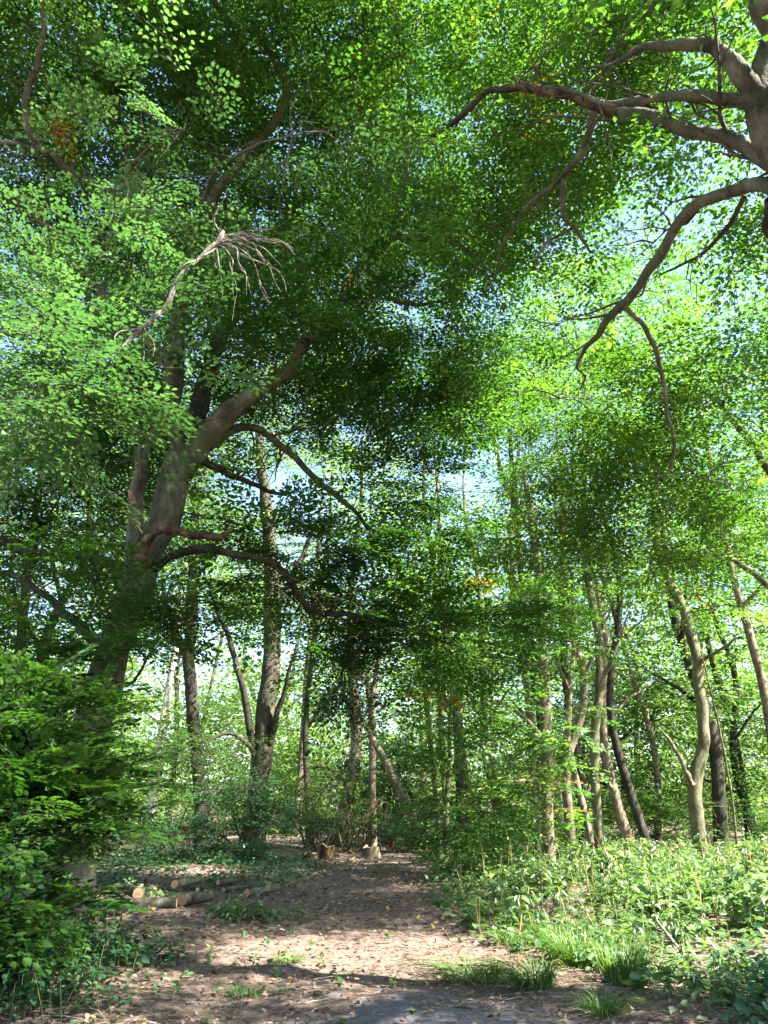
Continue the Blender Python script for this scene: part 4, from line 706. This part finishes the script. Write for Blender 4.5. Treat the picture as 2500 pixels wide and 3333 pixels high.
for i in range(15):
    px = np.interp(i, [0, 14], [-50, 2560])+rq.uniform(-60, 60); Y = rq.uniform(33, 44); x = gx_at(px, Y); e = []
    for k in range(5): e.append((x+rq.normal(0, 1.3), Y+rq.normal(0, .8), rq.uniform(.6, 6.5), rq.uniform(1.1, 1.9), 1.1, rq.uniform(.5, .9), 80*Q))
    t = shrub('pale green thicket under the far background trees', (x, Y, 0), e, 'far', 200+i, .18, 'thicket', 3, .8, 12, clump=.35); t.root['group'] = 'thickets at the back of the wood'

# ------------------------------------------------------------------ undergrowth right of the path
def edge(Y): return np.interp(Y, [5, 6.5, 8.5, 10, 12, 15, 22, 26, 30], [3.0, 2.4, 2.1, 1.35, 1.0, .85, 1.3, 3.2, 5])
def herb_arrays(rng, base, h, m, L0, lean=.12):
    """leaf positions/directions for upright herbs with whorled, drooping leaves"""
    N = len(base); top = base+np.stack([rng.normal(0, lean, N)*h, rng.normal(0, lean, N)*h, h], 1)
    t = rng.uniform(.32, 1.0, (N, m)); a = rng.uniform(0, 2*math.pi, (N, m))
    P = base[:, None]*(1-t[..., None])+top[:, None]*t[..., None]
    out = np.stack([np.cos(a), np.sin(a), np.zeros_like(a)], -1)
    D = out+np.stack([np.zeros_like(a)]*2+[rng.uniform(-.75, .35, (N, m))], -1)
    P = P+out*rng.uniform(.01, .10, (N, m))[..., None]*h[:, None, None]
    Nn = np.stack([np.zeros_like(a)]*2+[np.ones_like(a)], -1)+out*.45+rng.normal(0, .3, (N, m, 3))
    L = L0*rng.uniform(.6, 1.2, (N, m))*(1.15-.45*t)
    return top, P.reshape(-1, 3), D.reshape(-1, 3), Nn.reshape(-1, 3), L.ravel()
ru = np.random.default_rng(31)
n = int(3600*Q); Yp = 7.2+18*ru.random(n)**.75; e0 = edge(Yp); Xp = e0+(0.52*Yp+2.2-e0)*ru.random(n)**.9
pn = np.array([mnoise.noise(Vector((x*.55, y*.5, 2))) for x, y in zip(Xp, Yp)])
k = pn > -.16; Xp, Yp, pn = Xp[k], Yp[k], pn[k]
hh = np.clip((.20+.36*np.clip((Xp-edge(Yp)-.2)/2.2, 0, 1))*(1+.5*pn)*ru.uniform(.45, 1.3, len(Xp))*np.interp(Yp, [8, 14, 20], [.95, .8, .65]), .08, .75)
base = np.stack([Xp, Yp, gz(Xp, Yp)], 1)
g = Geo(); top, P, D, Nn, L = herb_arrays(ru, base, hh, 13, .14)
sp_ = np.array([mnoise.noise(Vector((b[0]*.9, b[1]*.9, 7))) for b in base]); szf = np.clip(1+1.3*sp_, .55, 1.7)
tt = np.repeat(np.clip(.45+.7*sp_+ru.normal(0, .22, len(base)), 0, .97), 13)+ru.normal(0, .08, len(P)); leaves(g, P, D, Nn, L*np.repeat(szf, 13), np.repeat(np.where(sp_ > .1, .62, .42), 13), LANCE, np.clip(tt, 0, 1))
nd = 200; Yd_ = 8+16*ru.random(nd)**.8; Xd_ = edge(Yd_)+(.5*Yd_+1.5-edge(Yd_))*ru.random(nd); bd = np.stack([Xd_, Yd_, gz(Xd_, Yd_)], 1); td = bd+np.stack([ru.normal(0, .22, nd), ru.normal(0, .18, nd), ru.uniform(.25, .85, nd)], 1)
V, Fc = tubes(np.stack([bd, (bd+td)/2+ru.normal(0, .04, bd.shape), td], 1), np.tile([.006, .005, .002], (nd, 1)), 3); g.add(V, Fc, .5, 2)
V, Fc = tubes(np.stack([base, (base+top)/2+ru.normal(0, .02, base.shape), top], 1), np.tile([.005, .004, .002], (len(base), 1)), 3); g.add(V, Fc, .5, 1)
# creeping bramble and nettle leaves between the stems
n2 = 9000; Y2 = 6.6+19*ru.random(n2)**.8; e2 = edge(Y2)-.1; X2 = e2+(0.54*Y2+2-e2)*ru.random(n2); Z2 = gz(X2, Y2)+.03+.2*ru.random(n2)**1.4
leaves(g, np.stack([X2, Y2, Z2], 1), np.stack([ru.normal(0, 1, n2), ru.normal(0, 1, n2), ru.normal(-.1, .3, n2)], 1), np.tile([0, 0, 1.], (n2, 1))+ru.normal(0, .35, (n2, 3)), ru.uniform(.06, .15, n2), .75, HEX, ru.uniform(0, .8, n2))
tag(g.build('undergrowth', [M['herb'], M['stem_green'], M['stem']]), 'dense sunlit nettle and balsam undergrowth right of the path', 'undergrowth', kind='stuff')

# dark ivy-like corner on the right edge
g = Geo(); n2 = 2600; X2 = ru.uniform(2.5, 5.2, n2); Y2 = ru.uniform(5.6, 8.2, n2); k = X2 > 2.55+.35*np.abs(Y2-6.2)+ru.normal(0, .12, n2); X2, Y2 = X2[k], Y2[k]; n2 = len(X2)
hmax = np.clip((X2-2.7)*.55, .05, .9); Z2 = gz(X2, Y2)+.03+hmax*ru.random(n2)
leaves(g, np.stack([X2, Y2, Z2], 1), np.stack([ru.normal(-.4, 1, n2), ru.normal(-.4, 1, n2), ru.normal(-.2, .3, n2)], 1), np.tile([-.2, -.3, 1.], (n2, 1))+ru.normal(0, .35, (n2, 3)), ru.uniform(.05, .10, n2), .85, HEX, ru.uniform(0, .7, n2))
tag(g.build('bramble_patch', M['blue']), 'dark green bramble leaves in the lower right corner', 'bramble', kind='stuff')

def tall_plant(X, Y, h, seed, flower=False, label=None):
    rng = np.random.default_rng(seed); base = np.array([X, Y, float(gz(X, Y))-.01])
    root = empty('balsam_plant', base, label or 'tall balsam plant with bare yellowish stem rising above the sunlit undergrowth', 'plant', 'tall balsam plants in the undergrowth')
    b2 = base[None]; hv = np.array([h]); g = Geo()
    tp = base+[rng.normal(0, .10)*h, rng.normal(0, .08)*h, h]; mid = (base+tp)/2+rng.normal(0, .03, 3)
    q = limb_mesh(g, np.array([[*base, .012], [*mid, .010], [*tp, .004]]), 6, .04, seed); g.build('stem', M['stem'], root, base, smooth=True)
    m = 16; t = rng.uniform(.72, 1.02, m); a = rng.uniform(0, 6.28, m); P = base+(tp-base)*t[:, None]; out = np.stack([np.cos(a), np.sin(a), a*0], 1)
    g = Geo(); leaves(g, P+out*.03, out+np.stack([a*0, a*0, rng.uniform(-1.0, .2, m)], 1), np.tile([0, 0, 1.], (m, 1))+out*.5+rng.normal(0, .2, (m, 3)), rng.uniform(.09, .15, m), .36, LANCE, rng.uniform(.3, .95, m))
    o = g.build('foliage', M['herb'], root, base); o['kind'] = 'stuff'
    if flower:
        g = Geo(); m = 10; a = rng.uniform(0, 6.28, m); out = np.stack([np.cos(a), np.sin(a), rng.normal(0, .5, m)], 1)
        leaves(g, tp+out*.02+[0, 0, .03], out, rng.normal(0, 1, (m, 3)), .045, .9, HEX); g.build('flower', M['petal'], root, base)
spots = [(1915, 15.5), (1935, 15.2), (1985, 15), (2010, 15.4), (2030, 14.8), (2045, 15.6), (2075, 15), (2110, 15.8), (2130, 15.1), (2175, 16), (2190, 15), (2225, 15.4), (2290, 15.6), (2345, 14.6), (2370, 14.2), (2400, 14.8), (2440, 14), (2460, 15.2), (1830, 16.5), (1870, 17), (1680, 10.5), (1740, 11), (1560, 11.4), (1620, 13), (1850, 11.6), (2010, 12), (2230, 11.6), (2350, 10.5)]
for i, (px, Y) in enumerate(spots):
    fl = i in (5, 8)
    tall_plant(gx_at(px, Y), Y, ru.uniform(.6, .9) if Y > 14 else ru.uniform(.4, .65), 300+i, fl, ('balsam plant topped with a pink flower, %s of the two flowering ones' % ('left' if i == 5 else 'right')) if fl else None)

# ------------------------------------------------------------------ weeds on the left, ground ivy, litter
g = Geo(); n = 420; Xw = ru.uniform(-4.3, -2.0, n); Yw = 6.6+3.2*ru.random(n); k = (Xw < -2.35+.35*np.sin(Yw*3)-.25*np.abs(Yw-8.2)+ru.normal(0, .25, n)); Xw, Yw = Xw[k], Yw[k]
base = np.stack([Xw, Yw, gz(Xw, Yw)], 1); hv = ru.uniform(.12, .42, len(Xw)); top, P, D, Nn, L = herb_arrays(ru, base, hv, 9, .10, .2)
leaves(g, P, D, Nn, L, .72, HEX, np.clip(np.repeat(ru.uniform(0, .7, len(base)), 9)+ru.normal(0, .06, len(P)), 0, 1))
V, Fc = tubes(np.stack([base, (base+top)/2, top], 1), np.tile([.004, .003, .002], (len(base), 1)), 3); g.add(V, Fc, .5, 1)
tag(g.build('weed_patch', [M['blue'], M['stem_green']]), 'green weeds under the big bush at the lower left', 'weeds', kind='stuff')
g = Geo(); n = 5200; Xw = ru.uniform(-8, -.9, n); Yw = ru.uniform(15.5, 25, n); pn = np.array([mnoise.noise(Vector((x*.6, y*.6, 9))) for x, y in zip(Xw, Yw)])
k = (pn > -.1) & (Xw < -1.6+.3*np.sin(Yw*1.3)+ru.normal(0, .3, n)); Xw, Yw = Xw[k], Yw[k]; n = len(Xw)
leaves(g, np.stack([Xw, Yw, gz(Xw, Yw)+.03+.16*ru.random(n)], 1), np.stack([ru.normal(0, 1, n), ru.normal(0, 1, n), ru.normal(0, .3, n)], 1), np.tile([0, 0, 1.], (n, 1))+ru.normal(0, .4, (n, 3)), ru.uniform(.06, .13, n), .7, HEX, ru.uniform(0, .8, n))
tag(g.build('ground_ivy', M['blue']), 'low dark green ground cover round the two dark trunks', 'ground cover', kind='stuff')
g = Geo(); n = 260; Xw = ru.uniform(-3.4, 1.5, n); Yw = 5.6+5.5*ru.random(n); k = ru.random(n) < np.clip(.75-.28*(Xw+2.4), .04, 1); Xw, Yw = Xw[k], Yw[k]; base = np.stack([Xw, Yw, gz(Xw, Yw)], 1)
hv = ru.uniform(.03, .12, len(Xw)); top, P, D, Nn, L = herb_arrays(ru, base, hv, 6, .075, .4); leaves(g, P, D, Nn, L, .75, HEX, ru.uniform(0, .9, len(P)))
tag(g.build('seedlings', M['herb']), 'scattered green seedlings on the leaf litter', 'seedlings', kind='stuff')

g = Geo(); n = 24000; Yl = 5.0+21*ru.random(n)**1.7; Xl = ru.uniform(-1, 1, n)*(.56*Yl+1.2)
bareness = np.clip(1.1-np.abs(Xl-.25)/1.5, 0, 1)*np.clip((9.5-Yl)/4, 0, 1); k = ru.random(n) > bareness*.3; Xl, Yl = Xl[k], Yl[k]; n = len(Xl)
leaves(g, np.stack([Xl, Yl, gz(Xl, Yl)+.012+.03*ru.random(n)**2], 1), np.stack([ru.normal(0, 1, n), ru.normal(0, 1, n), ru.normal(0, .22, n)], 1), np.tile([0, 0, 1.], (n, 1))+ru.normal(0, .35, (n, 3)), ru.uniform(.03, .078, n)*np.clip(Yl/10, .85, 1.5), .62, HEX, np.clip(ru.random(n)**1.1, 0, 1))
n = 5200; Yl = 5.2+8*ru.random(n)**1.3; Xl = ru.uniform(-1, 1, n)*(.56*Yl+.6)-.3; k = ru.random(n) > np.clip(1.0-np.abs(Xl-.25)/1.4, 0, 1)*np.clip((9-Yl)/3, 0, 1)*.8; Xl, Yl = Xl[k], Yl[k]; n = len(Xl)
leaves(g, np.stack([Xl, Yl, gz(Xl, Yl)+.02+.02*ru.random(n)], 1), np.stack([ru.normal(0, 1.6, n), ru.normal(0, .8, n), ru.normal(0, .08, n)], 1), np.tile([0, 0, 1.], (n, 1))+ru.normal(0, .3, (n, 3)), ru.uniform(.08, .24, n), .035, KITE, ru.uniform(.6, .9, n))
tag(g.build('leaf_litter', M['dry']), 'brown fallen leaves and straw scattered over the ground', 'leaf litter', kind='stuff')
g = Geo(); n = 900; Yl = 5.5+18*ru.random(n)**1.5; Xl = ru.uniform(-1, 1, n)*(.5*Yl+.6); a = ru.uniform(0, 6.28, n); Ls = ru.uniform(.06, .4, n)
d = np.stack([np.cos(a), np.sin(a)*.6, a*0], 1)*Ls[:, None]; c = np.stack([Xl, Yl, gz(Xl, Yl)+.02], 1); c2 = c+d/2+ru.normal(0, .02, c.shape); e = c+d; c2[:, 2] = gz(c2[:, 0], c2[:, 1])+.03; e[:, 2] = gz(e[:, 0], e[:, 1])+.02
V, Fc = tubes(np.stack([c, c2, e], 1), np.stack([ru.uniform(.003, .008, n)]*3, 1)*[1, .8, .5], 4); g.add(V, Fc)
tag(g.build('fallen_twigs', M['dead']), 'small dry twigs lying on the path and litter', 'twigs', kind='stuff')

# ------------------------------------------------------------------ grass tufts
def tuft(px, py, label, n, L, seed, spread=.22, flat=.5, lean=(0, 0), mat='grass', X=None):
    rng = np.random.default_rng(seed); b = gnd(px, py); b[2] = float(gz(b[0], b[1])); g = Geo()
    r_ = spread*np.sqrt(rng.random(n)); a = rng.uniform(0, 6.28, n); P0 = b+np.stack([r_*np.cos(a), r_*np.sin(a)*.8, r_*0], 1); P0[:, 2] = gz(P0[:, 0], P0[:, 1])-.01
    a2 = a+rng.normal(0, .6, n); out = np.stack([np.cos(a2)+lean[0], np.sin(a2)+lean[1], a2*0], 1); ln = L*1.45*rng.uniform(.45, 1.2, n); fl = flat*rng.uniform(.5, 1.3, n)
    K = 5; t = np.linspace(0, 1, K); Pm = P0[:, None]+out[:, None]*(ln[:, None]*fl[:, None]*t[None]**1.4)[..., None]; Pm[..., 2] += ln[:, None]*(t[None]*1.0-(.35+.45*fl[:, None])*t[None]**2.2)
    S = unit(np.cross(out, [0, 0, 1.]))[:, None]; w = (.0055*rng.uniform(.6, 1.3, n))[:, None]*(1-t[None]**2.5*.92)
    A = Pm+S*w[..., None]; B_ = Pm-S*w[..., None]; Cc = Pm.copy(); Cc[..., 2] -= w*.6
    V = np.stack([A, Cc, B_], 2).reshape(-1, 3); i0 = (np.arange(n)[:, None]*K+np.arange(K-1)[None])*3
    F1 = np.stack([i0, i0+1, i0+4, i0+3], -1).reshape(-1, 4); F2 = np.stack([i0+1, i0+2, i0+5, i0+4], -1).reshape(-1, 4)
    tn = np.repeat(np.where(rng.random(n) < .06, .98, rng.uniform(0, .85, n)), K-1); g.add(V, np.vstack([F1, F2]), np.r_[tn, tn])
    o = g.build('grass_tuft', M[mat], None, b); o.location = tuple(map(float, b)); tag(o, label, 'grass', 'grass tufts beside the path'); return o
tuft(1745, 3215, 'spiky bright grass tuft nearest the sunlit patch, blades fanning left', 260, .34, 1, .16, .95, (-.5, 0))
tuft(1900, 3130, 'tall dark grass clump against the undergrowth edge', 520, .44, 2, .34, .5)
tuft(2030, 3200, 'upright long-bladed grass clump right of the spiky tuft', 300, .42, 3, .20, .35)
tuft(1965, 3300, 'low grass tuft at the bottom of the picture', 150, .24, 4, .12, .9)
tuft(1540, 3190, 'flattened grass lying over the path edge below the sunlit patch', 170, .30, 5, .26, 1.1, (-.4, .1))
tuft(935, 3135, 'small green tuft in the middle of the path', 90, .12, 6, .12, .9)
tuft(800, 3215, 'thin flat green tuft at the lower left of the path', 80, .12, 7, .14, 1.0)
tuft(1830, 3050, 'sunlit yellow-green grass at the undergrowth edge', 220, .32, 8, .3, .6)
tuft(1690, 3060, 'dry-tipped grass behind the sunlit patch', 150, .26, 9, .3, .7)

# ------------------------------------------------------------------ logs
def log(px, py, d, L, ang, label, seed, rise=0.0, bark='bark', lift=0.0, curve=0.0):
    """px,py: centre of the cut face towards the camera; d diameter px; ang: heading of the log away from that face (deg, 0=+X, 90=+Y)"""
    p0 = gnd(px, py); r = .5*d*float(cdepth(p0))/F
    p0 = gnd(px, py, max(r*.95, .03)+lift); p0[2] = r*.97+lift+float(gz(p0[0], p0[1]))
    a = math.radians(ang); dr = np.array([math.cos(a), math.sin(a), rise]); sd = np.array([-math.sin(a), math.cos(a), 0])
    pts = np.array([[*(p0+dr*L*t+sd*curve*math.sin(t*2.4)), r*(1-.12*t)] for t in np.linspace(0, 1, 6)])
    root = empty('log', (p0[0], p0[1], 0), label, 'log', 'freshly cut logs'); bs = np.array([p0[0], p0[1], 0.])
    g = Geo(); n = 14; q = spline(pts, n); V, Fc = tubes(q[None, :, :3], q[None, :, 3], 16); V = V.reshape(n, 16, 3); rng = np.random.default_rng(seed)
    wob = 1+.05*rng.normal(size=(1, 16, 1))+.03*rng.normal(size=(n, 16, 1)); V = q[:, None, :3]+(V-q[:, None, :3])*wob; g.add(V.reshape(-1, 3), Fc); g.build('bark', M[bark], root, bs, smooth=True)
    for e, s_ in ((0, -1), (n-1, 1)):
        ring = V[e]; c = ring.mean(0)+(q[e, :3]-q[e-s_, :3])*.02; rings = [c+(ring-c)*f+(0) for f in (1.0, .985, .6, .25)]
        VV = np.vstack(rings+[c[None]]); fs = []
        for k in range(3):
            for j in range(16): fs.append([k*16+j, k*16+(j+1) % 16, (k+1)*16+(j+1) % 16, (k+1)*16+j])
        g = Geo(); g.add(VV, np.array(fs)); off = 0; tri = np.array([[48+j, 48+(j+1) % 16, 64] for j in range(16)], np.int32)
        g.Fs.append(tri); g.T.append(np.full(16, .5, np.float32)); g.M.append(np.zeros(16, np.int32))
        o = g.build('cut_face', M['cut'], root, bs); rr = np.r_[np.ones(16), np.full(16, .97), np.full(16, .6), np.full(16, .25), 0].astype(np.float32)
        at = o.data.attributes.new('ringr', 'FLOAT', 'POINT'); at.data.foreach_set('value', rr)
log(447, 2931, 32, .9, 118, 'cut log with round orange end standing highest at the left of the pile', 1, lift=.10)
log(592, 2940, 38, .7, 62, 'thick short log with the broadest cut end, in the middle of the pile', 2)
log(441, 2976, 25, .8, 100, 'log with a pinkish cut end in front of the sunlit one', 3)
log(432, 2962, 34, .62, 14, 'sunlit smooth log lying sideways at the front of the pile', 4, bark='bark_grey', curve=.05)
log(352, 2975, 36, .55, 12, 'shaded log end at the far left of the pile by the bush', 5)
log(566, 2893, 23, .9, 75, 'log poking up behind the thick short log', 6, lift=.12, bark='bark_moss')
log(502, 2918, 21, .8, 95, 'dark-ended log at the back of the pile', 7)
log(708, 2889, 15, .9, 60, 'thin log with small bright end, right of the pile centre', 8, lift=.05)
log(803, 2913, 22, .9, 62, 'rightmost log with a pale round end next to the path', 9, bark='bark_moss')
log(642, 2914, 14, .9, 120, 'thin log left of its equally thin neighbour in the pile', 10)
log(668, 2917, 14, .9, 108, 'thin log right of its equally thin neighbour in the pile', 11)
log(727, 2908, 15, 1.0, 70, 'thin log just below the small bright-ended one', 12)
log(585, 3115, 14, .22, 200, 'tiny sawn offcut alone on the litter in front of the pile', 13)
def stick(name, label, pts, mat, cat, sides=7, rough=.08, px=True):
    p = px_path(pts) if px else np.array(pts, float); b = np.array([p[0][0], p[0][1], 0.]); g = Geo(); limb_mesh(g, p, sides, rough, 1)
    o = g.build(name, M[mat], None, b, smooth=True); o.location = tuple(map(float, b)); return tag(o, label, cat)
stick('curved_branch', 'pale curved branch hooking round the right end of the log pile', [(815, 2925, 14.8, 10), (840, 2912, 14.9, 11), (862, 2895, 15, 9), (868, 2872, 15.1, 5)], 'dead', 'branch')
stick('curled_branch', 'curled grey branch looping between the cut logs', [(515, 2898, 14.6, 22), (512, 2925, 14.4, 18), (530, 2945, 14.2, 16), (555, 2938, 14.2, 17), (585, 2912, 14.4, 15)], 'bark_moss', 'branch', 9)
stick('upright_stub', 'short upright stub with a pinkish broken top behind the logs', [(472, 2915, 16, 12), (474, 2885, 16, 11), (475, 2862, 16, 12)], 'bark', 'branch')
stick('fallen_cane', 'pale pinkish cane slanting through the undergrowth on the right', [(2262, 3150, 8.9, 9), (2200, 3075, 9.2, 10), (2140, 3000, 9.6, 8)], 'dead', 'stick')
stick('thin_cane', 'thin yellow cane crossing left of the pinkish one', [(2270, 3140, 9, 5), (2180, 3100, 9.1, 5), (2080, 3060, 9.3, 3)], 'stem', 'stick')
stick('leaning_cane', 'slim dark-tipped cane leaning in the sunlit plants', [(1935, 3020, 10.5, 6), (1905, 2965, 10.6, 5), (1880, 2920, 10.8, 4)], 'dead', 'stick')
# wilting cut branch on the litter
t = Tree(gnd(810, 3000), 'wilting leafy cut branch lying on the litter beside the path', 'cut_branch', 'branch', seed=70, bark='bark_dark')
p0 = t.base
t.limb(np.array([[p0[0]-.55, p0[1]+.1, .03, .012], [p0[0], p0[1], .08, .010], [p0[0]+.5, p0[1]-.05, .05, .005]]), 'stem', 6)
t.crown([(p0[0]-.3, p0[1], .16, .22, .18, .07, 16), (p0[0]+.1, p0[1], .15, .25, .2, .07, 18), (p0[0]+.42, p0[1]-.05, .11, .2, .15, .05, 10), (p0[0]-.1, p0[1]+.3, .22, .08, .1, .1, 6)], 'herb', .13, .2, 6, LANCE, name='foliage', width=.5, droop=.7, clump=0, lanes=False, thin=False, tlo=.2, thi=.8, vox=.3, r0=.006, twig_r=.003)
t = Tree(gnd(480, 2945), 'freshly cut leafy sprig lying over the logs', 'cut_sprig', 'branch', seed=71, bark='bark_dark'); p0 = t.base
t.limb(np.array([[p0[0]-.4, p0[1], .2, .01], [p0[0]+.1, p0[1]-.1, .28, .008], [p0[0]+.5, p0[1]-.1, .2, .004]]), 'stem', 5)
t.crown([(p0[0]-.2, p0[1]-.1, .28, .4, .15, .06, 26), (p0[0]+.3, p0[1]-.15, .2, .2, .12, .06, 10)], 'herb', .10, .2, 7, HEX, name='foliage', droop=.4, clump=0, lanes=False, thin=False, tlo=.5, vox=.3, r0=.006, twig_r=.003)

# ------------------------------------------------------------------ path end: stumps, brush pile
def stump(px, py, w, h, label, seed, mat, jag=.25):
    b = gnd(px, py); r = .5*w*float(cdepth(b))/F; rng = np.random.default_rng(seed); root = empty('tree_stump', (b[0], b[1], 0), label, 'stump'); g = Geo(); n = 22; m = 7
    V = np.zeros((m, n, 3)); 
    for i in range(m):
        t = i/(m-1)
        for j in range(n):
            a = j*2*math.pi/n; rr = r*(1+.55*(1-t)**3*(.5+.5*math.sin(5*a+seed)))*(1+.10*mnoise.noise(Vector((math.cos(a)*2, math.sin(a)*2, t*2+seed))))
            V[i, j] = [b[0]+rr*math.cos(a), b[1]+rr*math.sin(a), -.03+t*h*(1+jag*mnoise.noise(Vector((math.cos(a)*1.5, math.sin(a)*1.5, seed))))]
    idx = np.arange(m*n).reshape(m, n); nx = np.roll(idx, -1, 1); bs = np.array([b[0], b[1], 0])
    g.add(V.reshape(-1, 3), np.stack([idx[:-1], nx[:-1], nx[1:], idx[1:]], -1).reshape(-1, 4)); g.build('bark', M[mat], root, bs, smooth=True)
    c = V[-1].mean(0); VV = np.vstack([V[-1], c+(V[-1]-c)*.6, c+(V[-1]-c)*.25, c[None]]); VV[n:, 2] += rng.normal(0, .02, 2*n+1); fs = [[k*n+j, k*n+(j+1) % n, (k+1)*n+(j+1) % n, (k+1)*n+j] for k in range(2) for j in range(n)]
    g = Geo(); g.add(VV, np.array(fs)); tri = np.array([[2*n+j, 2*n+(j+1) % n, 3*n] for j in range(n)], np.int32); g.Fs.append(tri); g.T.append(np.full(n, .5, np.float32)); g.M.append(np.zeros(n, np.int32))
    o = g.build('cut_face', M['cut'], root, bs); at = o.data.attributes.new('ringr', 'FLOAT', 'POINT'); at.data.foreach_set('value', np.r_[np.ones(n), np.full(n, .6), np.full(n, .25), 0].astype(np.float32))
stump(1208, 2792, 58, .3, 'pale sunlit sawn stump in the centre at the end of the path', 3, 'bark_pale')
stump(1060, 2792, 62, .34, 'brown broken stump left of the pale one at the path end', 8, 'rot', .6)
stump(1010, 2798, 50, .18, 'low rotten stump piece leftmost at the path end', 12, 'rot', .6)
for i, (pp, lab) in enumerate([([(1042, 2775, 25.5, 7), (1040, 2730, 25.5, 5), (1036, 2695, 25.5, 3)], 'thin pale stick upright over the broken stump'), ([(1060, 2760, 25.4, 8), (1072, 2725, 25.4, 6), (1088, 2708, 25.4, 3)], 'forked pale stick beside the broken stump'), ([(1115, 2765, 25.2, 6), (1108, 2730, 25.2, 5), (1100, 2700, 25.2, 3)], 'slanting pale stick between the two stumps')]): stick('pale_stick', lab, pp, 'dead', 'stick', 5)
br = Tree((gx_at(1200, 27), 27, 0), 'tangled brush pile of grey twigs and drying leaves behind the stumps', 'brush_pile', 'brush pile', seed=80, bark='dead_brown')
rp = np.random.default_rng(4)
for k in range(70):
    x0 = rp.uniform(960, 1420); x1 = x0+rp.uniform(-170, 170); Yk = rp.uniform(26.4, 28); top_ = rp.uniform(2590, 2740); 
    br.limb(px_path([(x0, 2785, Yk, rp.uniform(3, 6)), ((x0*.6+x1*.4), (2785+top_)/2-rp.uniform(0, 30), Yk+rp.normal(0, .2), 3.6), ((x0+x1)/2+20, top_, Yk+rp.normal(0, .2), 3), (x1, top_+rp.uniform(10, 90), Yk, 1.6)]), 'twig', 4, .15)
br.limb(px_path([(1140, 2600, 26.8, 5), (1120, 2540, 26.8, 6), (1060, 2500, 26.8, 6), (980, 2500, 26.8, 4)]), 'twig', 5); br.limb(px_path([(1020, 2640, 26.8, 5), (1060, 2560, 26.8, 7), (1110, 2535, 26.8, 6), (1135, 2590, 26.8, 4)]), 'twig', 5)
br.limb(px_path([(930, 2610, 26.6, 4), (980, 2570, 26.6, 6), (1050, 2580, 26.6, 5)]), 'twig', 5)
br.crown(Es([(1250, 2690, 27, 1.2, .6, .35, 110), (1100, 2710, 27, 1, .5, .3, 80), (1350, 2720, 27, .9, .5, .25, 70), (1000, 2690, 27.4, 1.0, .6, .4, 90)]), 'blue', .10, .5, 11, name='dry_foliage', clump=.2, thin=False, lanes=False, thi=.93, tlo=.3)
